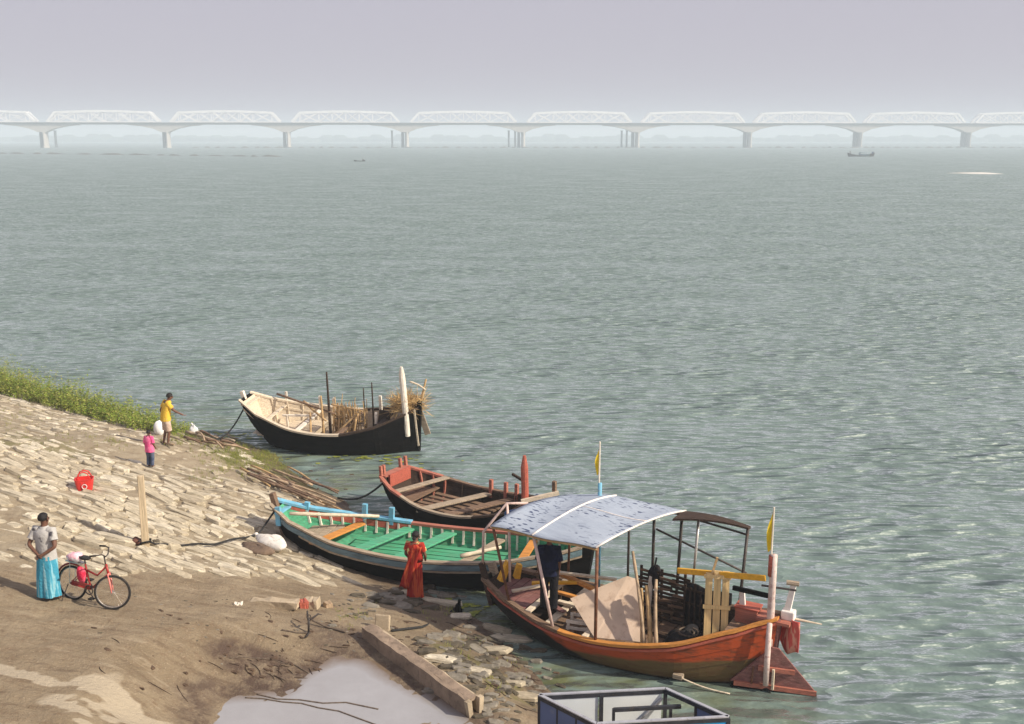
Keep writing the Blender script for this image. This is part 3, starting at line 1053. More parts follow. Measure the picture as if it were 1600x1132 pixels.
# fore deck of pale boards
# bow timber posts
bb.part('bow_post', MB().bar((-bb.L / 2 + 0.02, 0.0, 1.3), (-bb.L / 2 - 0.1, 0, 1.72), 0.12, 0.12), M['white_wood'])
bb.part('bow_post', MB().bar((-bb.L * 0.33, 0.92, 0.9), (-bb.L * 0.33, 0.95, 1.45), 0.07, 0.07), M['white_wood'])
for xx, yy, hh in ((-0.85, 1.1, 1.3), (-0.35, 1.12, 1.25)):
    bb.part('thole_post', MB().bar((xx, yy, 0.8), (xx, yy, hh), 0.08, 0.08), M['white_wood'])
bb.part('thole_post', MB().bar((bb.L * .23, 0.9, 0.9), (bb.L * .23, 0.9, 1.5), 0.09, 0.09), M['white_wood'])
# stern post and steering post
bb.part('stern_post', MB().bar((bb.L / 2 - 0.12, 0, -0.25), (bb.L / 2 + 0.02, 0, 1.7), 0.12, 0.16, up=(0, 1, 0)), M['black_hull'])
bb.part('steering_post', MB().tube([(bb.L / 2 - 0.33, -0.32, 0.62), (bb.L / 2 - 0.37, -0.32, 1.6), (bb.L / 2 - 0.42, -0.30, 2.55), (bb.L / 2 - 0.43, -0.30, 2.72), (bb.L / 2 - 0.43, -.3, 2.95)], [0.085, 0.1, 0.1, 0.09, 0.045], 10), M['white_wood'], smooth=False)
bb.part('rudder_stick', MB().bar((bb.L / 2 - 0.02, -0.2, 0.25), (bb.L / 2 - 0.1, -0.22, 1.5), 0.05, 0.04), M['pale_wood'])
bb.part('side_board', MB().bar((bb.L / 2 - 0.1, 0.18, 1.45), (bb.L / 2 + 0.22, 0.1, 0.55), 0.2, 0.04, up=(0, 1, 0)), M['grey_wood'])
# masts and poles standing in it
for k, (x, y, z0, z1, r, mt, lab) in enumerate(((-0.08, 0.0, 0.3, 2.55, 0.05, 'dark_wood', 'tall dark pole standing amidships in the black boat'),
                                (1.02, 0.35, 0.3, 1.95, 0.03, 'dark_wood', 'shorter thin dark stick upright in the black boat'),
                                (1.38, 0.2, 0.3, 2.2, 0.035, 'dark_wood', 'thin dark pole upright near the stern of the black boat'))):
    pole(bb.W(x, y, z0), bb.W(x + 0.02, y, z1), r, r * 0.55, M[mt], 'mast_pole', lab)
pole(bb.W(-0.2, -0.3, 0.4), bb.W(-0.28, -0.1, 1.75), 0.045, 0.03, M['bamboo'], 'bamboo_pole', 'short stout bamboo pole leaning on the dark pole in the black boat', bend=0.02)
pole(bb.W(-2.25, 0.75, 1.42), bb.W(0.15, -0.1, 1.15), 0.04, 0.03, M['brown_wood'], 'oar_shaft', 'long brown pole laid across the bow of the black boat', bend=0.03)
pole(bb.W(-1.2, 0.55, 1.28), bb.W(-0.05, -0.35, 0.98), 0.045, 0.03, M['bamboo'], 'bamboo_pole', 'bamboo pole slanting down to the middle of the black boat', bend=0.02)
# bamboo crate frames amidships
crate = thing('bamboo_crate', 'upright frame of orange bamboo slats in the middle of the black boat', 'crate', bb.W(0.45, -0.05, 0.33), bb.o.rotation_euler.z)
for k in range(9):
    MB().bar((-0.42 + k * 0.1, 0.18 * (k % 2), 0), (-0.42 + k * 0.1 + random.uniform(-.06, .06), 0.18 * (k % 2), random.uniform(0.75, 1.2)), 0.05, 0.035).build('slat', M['bamboo'], crate)
for z in (0.25, 0.6, 0.95):
    MB().bar((-0.48, 0.08, z + 0.12), (0.62, 0.05, z - 0.05), 0.05, 0.05).build('cross_slat', M['bamboo'], crate)
for k, (a, b) in enumerate((((0.1, -0.5, 0.4), (0.95, -0.2, 1.2)), ((0.5, -0.55, 0.35), (1.0, 0.1, 1.25)), ((0.85, -0.4, 0.4), (0.98, -0.3, 1.1)), ((-0.5, -0.65, 0.42), (-0.75, 0.0, 1.1)))):
    pole(bb.W(*a), bb.W(*b), 0.04, 0.03, M['bamboo'], 'bamboo_pole', ['bamboo pole slanting to the right of the slat crate in the black boat', 'second bamboo pole leaning right of the slat crate in the black boat', 'upright bamboo pole at the right side of the slat crate', 'bamboo pole leaning left at the left of the slat crate'][k])
sb = thing('plank_bench', 'dark upright plank bench near the stern of the black boat', 'bench', bb.W(1.72, 0.2, 0.32), bb.o.rotation_euler.z)
MB().box((0, 0, 0.45), (0.4, 0.08, 0.9), rot=Euler((0, 0.15, 0)).to_matrix()).build('back_board', M['dark_wood'], sb)
MB().box((0.05, -0.2, 0.5), (0.5, 0.4, 0.05)).build('seat_board', M['dark_wood'], sb)
for sx in (-.15, .2): MB().box((sx, -.2, .24), (.06, .3, .48)).build('leg', M['dark_wood'], sb)
pole(bb.W(1.55, -0.1, 0.4), bb.W(1.56, 0.0, 1.25), 0.05, 0.045, M['white_wood'], 'white_stake', 'short white stake standing beside the dark seat in the black boat', 'stake')
# brushwood at the stern
def brush(name, label, c, r, nn, m, ln=0.6, up=0.4, cat='brushwood', seed=3):
    rnd = random.Random(seed)
    mb = MB()
    for k in range(nn):
        a = rnd.uniform(0, 2 * PI)
        q = Vector((math.cos(a) * r[0] * rnd.random() ** .5, math.sin(a) * r[1] * rnd.random() ** .5, rnd.uniform(0, r[2])))
        d = Vector((rnd.gauss(0, 1), rnd.gauss(0, 1), rnd.gauss(0, 1) * 0.6 + up)).normalized() * ln * rnd.uniform(.4, 1)
        mb.tube([q, q + d * .5 + Vector((rnd.uniform(-.03, .03),) * 3), q + d], [0.008, 0.007, 0.003], 3, cap=False)
    o = mb.build(name, m)
    o.location = c
    return tag(o, label, cat)
brush('brushwood', 'orange brown bundle of brushwood piled at the stern of the black boat', bb.W(bb.L / 2 - 0.45, 0.15, 1.3), (0.55, 0.4, 0.45), 700, M['straw'], 0.62, 0.3)
for k_, (x_, y_, n_) in enumerate(((0.15, .25, 14), (0.62, .1, 16), (1.0, -.05, 8))):
    rn = random.Random(60 + k_)
    lb_ = ['left', 'middle', 'right'][k_] + ' of the three upright bundles of orange canes amidships in the black boat'
    t_b = thing('cane_bundle', lb_, 'canes', bb.W(x_, y_, .33), bb.o.rotation_euler.z)
    for j_ in range(n_):
        a_ = Vector((rn.uniform(-.16, .16), rn.uniform(-.12, .12), 0))
        MB().tube([a_, a_ * 1.2 + Vector((rn.uniform(-.04, .04), 0, .6)), a_ * 1.5 + Vector((rn.uniform(-.1, .1), rn.uniform(-.06, .06), rn.uniform(.85, 1.35)))], [.018, .017, .011], 5).build('cane', M['bamboo'] if j_ % 3 else M['straw'], t_b)
    MB().torus((0, 0, .55), .19, .016, 'z', 14, 5).build('tie', M['rope'], t_b)
pole(bb.W(bb.L / 2 - 0.9, 0.2, 1.45), bb.W(bb.L / 2 - 0.05, 0.3, 1.5), 0.03, 0.025, M['pale_wood'], 'stick', 'pale stick lying through the brushwood at the black boat stern', 'stick')
pole(bb.W(bb.L / 2 - 0.35, 0.2, 2.3), bb.W(bb.L / 2 + 0.15, 0.3, 2.0), 0.03, 0.025, M['pale_wood'], 'stick', 'pale stick slanting above the brushwood of the black boat', 'stick', bend=.04)
pole(bb.W(bb.L / 2 - 0.1, 0.3, 1.3), bb.W(bb.L / 2 + 0.15, 0.4, 2.35), 0.035, 0.03, M['bamboo'], 'stick', 'forked bamboo stick sticking up right of the white steering post', 'stick', bend=.04)
rope([bb.W(-bb.L / 2 + 0.03, -0.1, 1.25), G(326, 692) + Vector((0, 0, .08))], 0.025, M['dark_rope'], 'mooring rope from the bow of the black boat to the bank', sag=0.35)

# ---- red brown boat ---------------------------------------------------------
rb = Boat('wooden_boat', 'dark wooden boat with reddish square bow between the black and the green boats', at(614, 742, 0.95), at(862, 799, 0.9),
          hw=[(0, 0.55), (0.12, 0.85), (0.35, 1.1), (0.6, 1.08), (0.82, 0.72), (1, 0.12)],
          sheer=[(0, 1.05), (0.12, 0.88), (0.35, 0.68), (0.6, 0.68), (0.82, 0.88), (1, 1.12)],
          keel=[(0, 0.1), (0.15, -0.15), (0.5, -0.25), (1, -0.15)], rake=(0.45, 0.15), floor=0.1)
rb.hull(M['black_hull'], inner=M['dark_wood'])
for s in (-1, 1):
    rb.rail(s, 0.0, 0.2, M['brick_red'], w=0.12, h=0.06)
    rb.rail(s, 0.2, 0.66, M['grey_wood'] if s < 0 else M['brown_wood'], w=0.11, h=0.05)
    rb.rail(s, 0.66, 0.82, M['dark_wood'], w=0.11, h=0.05)
    rb.rail(s, 0.82, 1.0, M['navy_paint'], w=0.12, h=0.22, dz=-0.05, name='painted_rail')
rb.ribs([0.08, 0.15, 0.22], M['brick_red'])
rb.ribs([0.32, 0.44, 0.56, 0.68], M['dark_wood'])
rb.part('bow_board', MB().box((-rb.L / 2 + 0.2, 0.05, 0.92), (0.06, 0.9, 0.34)), M['red_paint'])
rb.thwart(0.01, 1.06, M['brick_red'], 0.24)
for yy in (-0.52, -0.40, 0.32, 0.55):
    rb.part('bow_post', MB().bar((-rb.L / 2 + 0.04, yy, 0.9), (-rb.L / 2 + 0.0, yy, 1.34), 0.075, 0.075), M['brick_red'])
rb.thwart(0.19, 0.84, M['grey_wood'], 0.2, ext=0.0, skew=.25)
rb.long_boards(0.2, 0.62, 0.42, M['brown_wood'], (-0.62, -0.4, -0.18, 0.08, 0.34, 0.6), 0.15)
rb.boards(0.08, 0.2, 0.5, M['brown_wood'], 3)
rb.thwart(0.4, 0.55, M['grey_wood'], 0.24, skew=.45)
rb.thwart(0.56, 0.56, M['brown_wood'], 0.26, skew=.45)
rb.thwart(0.8, 0.74, M['dark_wood'], 0.22)
for u in (0.5, 0.6, 0.68, 0.74):
    q = rb.pt(u, 1, 1)
    rb.part('thole_post', MB().bar((q.x, q.y - 0.05, q.z - 0.2), (q.x, q.y - 0.04, q.z + 0.3), 0.09, 0.09), M['brick_red'])
X_ = rb.L / 2 - 0.72
rb.part('steering_post', MB().tube([(X_, -0.1, 0.2), (X_, -0.1, 1.3), (X_ - 0.02, -0.1, 1.95), (X_ - 0.02, -.1, 2.25)], [0.085, 0.095, 0.095, 0.04], 10), M['red_paint'])
rb.part('cross_peg', MB().bar((X_ - 0.5, 0.1, 1.62), (X_ + 0.05, -0.1, 1.55), 0.05, 0.06), M['dark_wood'])
rb.part('tiller_beam', MB().bar((X_ + 0.0, -0.28, 1.1), (X_ + 0.75, 0.3, 1.3), 0.1, 0.09), M['pale_wood'])
rb.part('tiller_post', MB().bar((X_ + 0.62, 0.3, 0.9), (X_ + 0.62, 0.3, 1.58), 0.09, 0.09), M['brown_wood'])
rope([rb.W(-rb.L / 2 + 0.1, -0.5, 0.9), G(528, 781) + Vector((0, 0, .05))], 0.03, M['dark_rope'], 'dark mooring rope from the reddish bow down to the stick pile', sag=0.22)

# ---- green boat -------------------------------------------------------------
gb = Boat('wooden_boat', 'boat with bright green floor and blue rails, its bow on the stones', at(428, 792, 1.2), at(930, 852, 1.05),
          hw=[(0, 0.16), (0.08, 0.5), (0.25, 0.92), (0.5, 1.08), (0.75, 0.9), (0.92, 0.5), (1, 0.2)],
          sheer=[(0, 1.3), (0.08, 1.05), (0.25, 0.8), (0.5, 0.68), (0.75, 0.78), (0.92, 1.0), (1, 1.15)],
          keel=[(0, 0.4), (0.1, 0.1), (0.3, -0.1), (0.6, -0.25), (1, -0.15)], rake=(0.6, 0.2), floor=0.12)
gb.hull(M['black_hull'], inner=M['green_paint'])
gb.rail(-1, 0.0, 0.97, M['grey_wood'], w=0.13, h=0.05)
gb.rail(-1, 0.05, 0.97, M['teal_paint'], w=0.05, h=0.13, dz=-0.11, inset=-0.03, name='rubbing_strake')
gb.rail(-1, 0.12, 0.97, M['grey_wood'], w=0.045, h=0.045, dz=-0.21, inset=-0.02, name='rubbing_strake')
gb.rail(1, 0.0, 0.40, M['blue_paint'], w=0.15, h=0.06, dz=0.03)
gb.rail(1, 0.40, 0.97, M['brick_red'], w=0.13, h=0.06)
gb.rail(1, 0.1, 0.9, M['green_paint'], w=0.05, h=0.12, inset=0.07, dz=-0.28, name='inner_stringer')
gb.rail(1, 0.04, 0.4, M['red_paint'], w=0.03, h=0.16, inset=0.06, dz=-0.11, name='inner_strake')
gb.ribs([0.08 + 0.035 * k for k in range(24)], M['white_wood'], v0=0.75, v1=0.98, sides=(1,), w=0.05)
gb.ribs([0.14, 0.3, 0.44, 0.58, 0.72], M['green_paint'], sides=(-1,))
gb.boards(0.1, 0.2, 0.62, M['grey_wood'], 4)
gb.long_boards(0.24, 0.82, 0.33, M['green_paint'], (-0.6, -0.4, -0.2, 0, 0.2, 0.4, 0.6), 0.17)
gb.thwart(0.21, 0.68, M['orange_wood'], 0.24, skew=.3)
gb.thwart(0.345, 0.60, M['green_paint'], 0.30, skew=.42)
gb.thwart(0.48, 0.57, M['green_paint'], 0.30, skew=.42)
gb.thwart(0.66, 0.58, M['grey_wood'], 0.22, skew=.3)
gb.thwart(0.8, 0.7, M['orange_wood'], 0.2)
gb.part('stem_post', MB().bar((-gb.L / 2 + 0.3, 0, 0.35), (-gb.L / 2 - 0.03, 0, 1.55), 0.12, 0.14, up=(0, 1, 0)), M['brown_wood'])
gb.part('bow_cleat', MB().bar((-gb.L / 2 + 0.28, -0.3, 0.85), (-gb.L / 2 + 0.24, -0.24, 1.3), 0.13, 0.1), M['blue_paint'])
gb.part('bow_board', MB().bar((-gb.L / 2 + 0.2, -0.25, 1.12), (-gb.L / 2 + 0.28, 0.4, 1.15), 0.14, 0.05), M['blue_paint'])
for u in (0.08, 0.25, 0.335):
    q = gb.pt(u, 1, 1)
    gb.part('thole_post', MB().bar((q.x, q.y - 0.03, q.z - 0.1), (q.x + 0.02, q.y - 0.02, q.z + (0.34 if u > .2 else .16)), 0.12, 0.1), M['blue_paint'])
q = gb.pt(0.06, 1, -1); q2 = gb.pt(0.30, 1, 1)
pole(gb.W(q.x + .1, q.y + .1, q.z + 0.08), gb.W(q2.x, q2.y - 0.1, q2.z + 0.1), 0.045, 0.04, M['pale_wood'], 'pale_pole', 'pale pole lying across the bow of the green boat')
for u in (0.8, 0.85, 0.9):
    q = gb.pt(u, 1, 1)
    gb.part('stern_stake', MB().bar((q.x, q.y, q.z - 0.1), (q.x, q.y, q.z + 0.3), 0.06, 0.06), M['white_wood'])
q = gb.pt(.78, .5, -1)
pole(gb.W((.62 - .5) * gb.L, -.5, .66), gb.W((.72 - .5) * gb.L, .1, .72), .05, .04, M['pale_wood'], 'pale_pole', 'short pale pole lying in the green boat right of the woman in red')
po = G(228, 853)
gp = []
for k in range(15):
    px = 405 - 11.5 * k
    q = G(px, 840 + 18 * math.sin(min(1, k / 9) * PI / 2) + 1.5 * math.sin(k * 1.3)); gp.append(q + Vector((0, 0, .10)))
rope([gb.W(-gb.L / 2 + 0.02, 0, 1.1)] + gp + [po + Vector((.1, -.02, .1))], 0.024, M['dark_rope'], 'slack rope lying from the wooden post to the green boat')

# ---- orange boat --------------------------------------------------------------
def orange_hull_mat():
    m, nt, N, L, P = new_mat('orange_hull')
    tc = N.new('ShaderNodeTexCoord'); sp = N.new('ShaderNodeSeparateXYZ'); L.new(tc.outputs['Object'], sp.inputs[0])
    n = N.new('ShaderNodeTexNoise'); n.inputs['Scale'].default_value = 2.5; n.inputs['Detail'].default_value = 7; n.inputs['Roughness'].default_value = .65
    mp = N.new('ShaderNodeMapping'); mp.inputs['Scale'].default_value = (.5, 1, 2.5); L.new(tc.outputs['Object'], mp.inputs[0]); L.new(mp.outputs[0], n.inputs['Vector'])
    def math_(op, a, b):
        x = N.new('ShaderNodeMath'); x.operation = op
        for i, q in ((0, a), (1, b)):
            if isinstance(q, (int, float)): x.inputs[i].default_value = q
            else: L.new(q, x.inputs[i])
        return x.outputs[0]
    # paint line rises towards the stern
    line = math_('ADD', math_('MULTIPLY', sp.outputs['X'], 0.11), 0.30)
    h = math_('SUBTRACT', sp.outputs['Z'], line)
    h = math_('ADD', h, math_('MULTIPLY', math_('SUBTRACT', n.outputs['Fac'], 0.5), 0.28))
    r = N.new('ShaderNodeMapRange'); r.inputs[1].default_value = -.03; r.inputs[2].default_value = .03; L.new(h, r.inputs[0])
    mx = N.new('ShaderNodeMix'); mx.data_type = 'RGBA'; L.new(r.outputs[0], mx.inputs['Factor'])
    mx.inputs[6].default_value = (0.115, 0.075, 0.028, 1); mx.inputs[7].default_value = (0.38, 0.062, 0.015, 1)
    n2 = N.new('ShaderNodeTexNoise'); n2.inputs['Scale'].default_value = 5; n2.inputs['Detail'].default_value = 9; n2.inputs['Roughness'].default_value = .7
    L.new(mp.outputs[0], n2.inputs['Vector'])
    r2 = N.new('ShaderNodeMapRange'); r2.inputs[1].default_value = .47; r2.inputs[2].default_value = .66; r2.inputs[4].default_value = .85; L.new(n2.outputs['Fac'], r2.inputs[0])
    m2 = N.new('ShaderNodeMix'); m2.data_type = 'RGBA'; L.new(r2.outputs[0], m2.inputs['Factor']); L.new(mx.outputs[2], m2.inputs[6]); m2.inputs[7].default_value = (.085, .034, .016, 1)
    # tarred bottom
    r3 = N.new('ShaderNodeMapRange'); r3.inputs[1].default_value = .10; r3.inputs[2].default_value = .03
    bow_black = math_('MULTIPLY', math_('MAXIMUM', math_('SUBTRACT', -0.15, sp.outputs['X']), 0), .42)      # black reaches higher towards the bow
    L.new(math_('SUBTRACT', math_('ADD', sp.outputs['Z'], math_('MULTIPLY', math_('SUBTRACT', n.outputs['Fac'], .5), .26)), bow_black), r3.inputs[0])
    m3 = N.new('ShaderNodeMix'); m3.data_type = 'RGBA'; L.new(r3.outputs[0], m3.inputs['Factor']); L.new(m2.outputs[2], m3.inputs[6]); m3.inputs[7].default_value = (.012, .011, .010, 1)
    L.new(m3.outputs[2], P.inputs['Base Color'])
    P.inputs['Roughness'].default_value = .6; P.inputs['Specular IOR Level'].default_value = .3
    b = N.new('ShaderNodeBump'); b.inputs['Strength'].default_value = .3; b.inputs['Distance'].default_value = .02; L.new(n2.outputs['Fac'], b.inputs['Height']); L.new(b.outputs[0], P.inputs['Normal'])
    return m


OA = Vector((0.87, -0.493, 0)); OC = Vector((2.15, 19.0, 0))
ob = Boat('wooden_boat', 'orange hulled boat under a grey tarpaulin canopy, nearest of the moored boats', OC - OA * 2.95, OC + OA * 2.95,
          hw=[(0, 0.42), (0.1, 0.7), (0.3, 1.08), (0.5, 1.16), (0.72, 0.98), (0.9, 0.5), (1, 0.12)],
          sheer=[(0, 0.95), (0.1, 0.78), (0.3, 0.62), (0.5, 0.60), (0.72, 0.82), (0.9, 1.18), (1, 1.40)],
          keel=[(0, 0.25), (0.12, 0.0), (0.4, -0.22), (0.8, -0.28), (1, -0.15)], rake=(0.45, 0.15), floor=0.12)
ob.L = 6.15; ob.xo = 0.125
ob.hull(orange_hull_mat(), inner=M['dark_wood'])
for s in (-1, 1):
    ob.rail(s, 0.0, 0.35, M['brown_wood'], w=0.13, h=0.07)
    ob.rail(s, 0.35, 1.0, M['orange_wood'] if s < 0 else M['brown_wood'], w=0.12, h=0.055)
    ob.rail(s, 0.03, 1.0, M['red_paint'], w=0.045, h=0.05, dz=-0.085, inset=-0.02, name='rubbing_strake')
ob.ribs([0.12, 0.2, 0.28, 0.36, 0.44, 0.52, 0.6, 0.68, 0.76], M['brown_wood'])
ob.boards(0.04, 0.2, 0.66, M['maroon'], 5, name='deck_board')
ob.boards(0.24, 0.8, 0.26, M['brown_wood'], 10)
ob.thwart(0.22, 0.72, M['pale_wood'], 0.13)
ob.thwart(0.30, 0.6, M['pale_wood'], 0.16)
ob.thwart(0.36, 0.45, M['brown_wood'], 0.2)
ob.thwart(0.44, 0.6, M['pale_wood'], 0.12)
ob.thwart(0.88, 1.1, M['brown_wood'], 0.3)
ob.part('stem_post', MB().bar((-2.65, 0, 0.1), (-2.98, 0.0, 1.15), 0.14, 0.12, up=(0, 1, 0)), M['grey_wood'])
ob.part('bow_post', MB().bar((-2.72, -0.42, 0.4), (-2.98, -0.40, 1.28), 0.1, 0.1), M['dark_wood'])
ob.part('bow_cleat', MB().bar((-2.6, -0.25, 0.9), (-2.5, -0.1, 1.3), 0.16, 0.12, taper=.8), M['yellow_paint'])
ob.part('bow_cleat', MB().bar((-2.45, 0.15, 0.85), (-2.4, 0.2, 1.15), 0.16, 0.12, taper=.8), M['yellow_paint'])
def gun(s_, side, out=0.0):
    u = (s_ - ob.xo) / ob.L + 0.5
    q = ob.pt(u, 1, side); return Vector((q.x, q.y - side * 0.04, q.z))
# canopy posts (near side, then far side)
NZ = 2.5
def canopy_post(s0, side, top, m='dark_metal', r=0.028):
    q = gun(s0, side)
    ob.part('canopy_post', MB().tube([q + Vector((0, 0, -.1)), top], r, 8), M[m], smooth=True)
near_y, far_y = -1.12, 1.12
canopy_post(-0.92, -1, (-1.36, near_y, 2.46), 'pink_pipe', .032)
canopy_post(0.0, -1, (0.0, near_y, 2.5), 'rust', .034)
canopy_post(-2.1, -1, (-2.28, near_y, 2.5), 'rust')
canopy_post(-1.6, 1, (-1.65, far_y, 2.46), 'rust')
canopy_post(-0.3, 1, (-0.3, far_y, 2.62), 'dark_metal')
canopy_post(0.25, 1, (0.25, far_y, 2.66), 'dark_metal', .034)
canopy_post(0.8, 1, (0.85, far_y, 2.64), 'dark_metal', .034)
canopy_post(1.15, 1, (1.2, far_y, 2.63), 'chrome', .03)
canopy_post(2.25, 1, (2.22, far_y - .05, 2.58), 'dark_metal', .032)
# sheet: near edge s -2.3..0, far edge s -1.7..0.85
def sheet_pt(a, t):
    s0 = -2.3 + 2.3 * a; s1 = -1.7 + 2.6 * a
    s_ = s0 + (s1 - s0) * t
    y = near_y - .06 + (far_y - near_y + .12) * t
    z = 2.47 + 0.05 * t + 0.14 * math.sin(PI * t) ** .9 + 0.14 * math.sin(PI * min(1, a * .85)) * t + 0.02 * math.sin(9 * a + 5 * t) - 0.06 * math.sin(PI * (a / .41 if a < .41 else (a - .41) / .59)) * math.sin(PI * t)
    return Vector((s_, y, z))
def tarp_mat():
    m, nt, N, L, P = new_mat('tarpaulin')
    tc = N.new('ShaderNodeTexCoord')
    def nz(sc, st, d=2):
        mp = N.new('ShaderNodeMapping'); mp.inputs['Scale'].default_value = st; mp.inputs['Rotation'].default_value = (0, 0, .5)
        L.new(tc.outputs['Object'], mp.inputs[0]); n = N.new('ShaderNodeTexNoise'); n.inputs['Scale'].default_value = sc; n.inputs['Detail'].default_value = d
        L.new(mp.outputs[0], n.inputs['Vector']); return n.outputs['Fac']
    base = N.new('ShaderNodeMix'); base.data_type = 'RGBA'
    base.inputs[6].default_value = (.28, .34, .43, 1); base.inputs[7].default_value = (.42, .475, .54, 1); L.new(nz(1.3, (1, 1, 1), 4), base.inputs['Factor'])
    r = N.new('ShaderNodeMapRange'); r.inputs[1].default_value = .60; r.inputs[2].default_value = .64; L.new(nz(11, (.6, 1.9, 1), 1), r.inputs[0])
    r2 = N.new('ShaderNodeMapRange'); r2.inputs[1].default_value = .42; r2.inputs[2].default_value = .52; L.new(nz(1.1, (1, 1, 1), 2), r2.inputs[0])
    mu = N.new('ShaderNodeMath'); mu.operation = 'MULTIPLY'; L.new(r.outputs[0], mu.inputs[0]); L.new(r2.outputs[0], mu.inputs[1])
    mx = N.new('ShaderNodeMix'); mx.data_type = 'RGBA'; L.new(mu.outputs[0], mx.inputs['Factor']); L.new(base.outputs[2], mx.inputs[6]); mx.inputs[7].default_value = (.05, .07, .14, 1)
    L.new(mx.outputs[2], P.inputs['Base Color']); P.inputs['Roughness'].default_value = .45
    b = N.new('ShaderNodeBump'); b.inputs['Strength'].default_value = .8; b.inputs['Distance'].default_value = .05; L.new(nz(4, (.6, 2, 1), 5), b.inputs['Height']); L.new(b.outputs[0], P.inputs['Normal'])
    return m
na, nt_ = 22, 18
for dz, nm in ((0, 'canopy'),):
    mb = MB()
    V_ = [sheet_pt(i / na, j / nt_) + Vector((0, 0, .03)) for i in range(na + 1) for j in range(nt_ + 1)]
    V2 = [p - Vector((0, 0, .012)) for p in V_]
    k_ = len(V_); w_ = nt_ + 1
    fs = [(i * w_ + j, (i + 1) * w_ + j, (i + 1) * w_ + j + 1, i * w_ + j + 1) for i in range(na) for j in range(nt_)]
    fs2 = [tuple(q + k_ for q in f[::-1]) for f in fs]
    edge = [i * w_ for i in range(na + 1)] + [na * w_ + j for j in range(1, nt_ + 1)] + [i * w_ + nt_ for i in range(na - 1, -1, -1)] + [j for j in range(nt_ - 1, 0, -1)]
    fe = [(a, b, b + k_, a + k_) for a, b in zip(edge, edge[1:] + edge[:1])]
    mb.add(V_ + V2, fs + fs2 + fe)
    canopy = ob.part(nm, mb, tarp_mat(), smooth=True)
for a in (0.0, 0.41, 1.0):
    MB().tube([sheet_pt(a, k / 12) + Vector((0, 0, .035 if a else -.0)) for k in range(13)], .022, 6).build('hoop', M['white_paint'] if a else M['pink_pipe'], canopy, smooth=True)
MB().tube([sheet_pt(k / 10, 0.56) + Vector((0, 0, .032)) for k in range(4, 11)], .014, 6).build('seam_rope', M['white_paint'], canopy, smooth=True)
MB().tube([sheet_pt(k / 10, 0.02) - Vector((0, 0, .03)) for k in range(11)], .03, 6).build('edge_pole', M['bamboo'], canopy, smooth=True)
MB().tube([sheet_pt(k / 10, 0.98) - Vector((0, 0, .03)) for k in range(11)], .03, 6).build('edge_pole', M['old_bamboo'], canopy, smooth=True)
# dark rolled flap running aft on the far side and its rails
fl = MB()
for k in range(12):
    pass
rows = []
for k in range(13):
    t = k / 12
    s_ = 0.85 + 1.4 * t
    zt = 2.66 + .06 * math.sin(PI * t) - .06 * t
    wd_ = .42 * (1 - t) ** 1.2 + .14
    rows += [Vector((s_, far_y - wd_, zt - .0)), Vector((s_, far_y + .03, zt - .02)), Vector((s_, far_y + .03, zt - .07)), Vector((s_, far_y - wd_, zt - .04))]
fs = [(k * 4 + j, k * 4 + 4 + j, k * 4 + 4 + (j + 1) % 4, k * 4 + (j + 1) % 4) for k in range(12) for j in range(4)] + [(0, 1, 2, 3), (51, 50, 49, 48)]
fl.add(rows, fs)
ob.part('canopy_flap', fl, M['dark_wood'])
ob.part('canopy_rail', MB().tube([(0.2, far_y, 2.62), (2.22, far_y - .05, 2.42)], .022, 6), M['dark_metal'], smooth=True)
ob.part('canopy_rail', MB().tube([(0.3, far_y, 2.15), (1.35, far_y, 1.85), (2.24, far_y - .05, 1.62)], .022, 6), M['dark_metal'], smooth=True)
# bow frame of pink pipe
ob.part('bow_frame', MB().tube([(-2.95, -.4, 1.25), (-2.9, -.45, 2.0), (-2.62, .05, 2.52), (-2.2, .2, 2.55)], .028, 7), M['pink_pipe'], smooth=True)
ob.part('bow_frame', MB().tube([(-2.62, .05, 2.52), (-2.45, -.15, 1.9), (-2.35, -.3, 0.95)], .028, 7), M['pink_pipe'], smooth=True)
# far side wall of split bamboo
wall = thing('bamboo_screen', 'dark brown screen of woven split bamboo under the canopy, behind the leaning plywood', 'screen', ob.W(0.55, 0.85, 0.28), ob.o.rotation_euler.z)
for k in range(13):
    z = 0.06 + k * 0.082
    for j in range(3):
        x0 = -0.5 + j * 0.36 + random.uniform(-.06, .06)
        MB().bar((x0, random.uniform(-.02, .02), z + random.uniform(-.02, .02)), (x0 + .42, random.uniform(-.02, .02), z + random.uniform(-.03, .03)), 0.02, 0.055).build('strip', M['dark_wood'] if (k + j) % 3 else M['brown_wood'], wall)
for x in (-.45, 0, .5):
    MB().box((x, .03, .55), (.05, .04, 1.15)).build('upright', M['dark_wood'], wall)
wall2 = thing('bamboo_screen', 'dark slatted screen aft of the woven screen in the orange boat', 'screen', ob.W(1.5, 0.72, 0.3), ob.o.rotation_euler.z - .12)
for k in range(8):
    MB().bar((-.42 + k * .12, 0, 0), (-.42 + k * .12 + random.uniform(-.02, .02), 0, .95 + random.uniform(-.1, .1)), .03, .04).build('slat', M['dark_wood'], wall2)
for z in (.2, .55, .85): MB().box((0, .03, z), (1.0, .03, .05)).build('rail', M['dark_wood'], wall2)
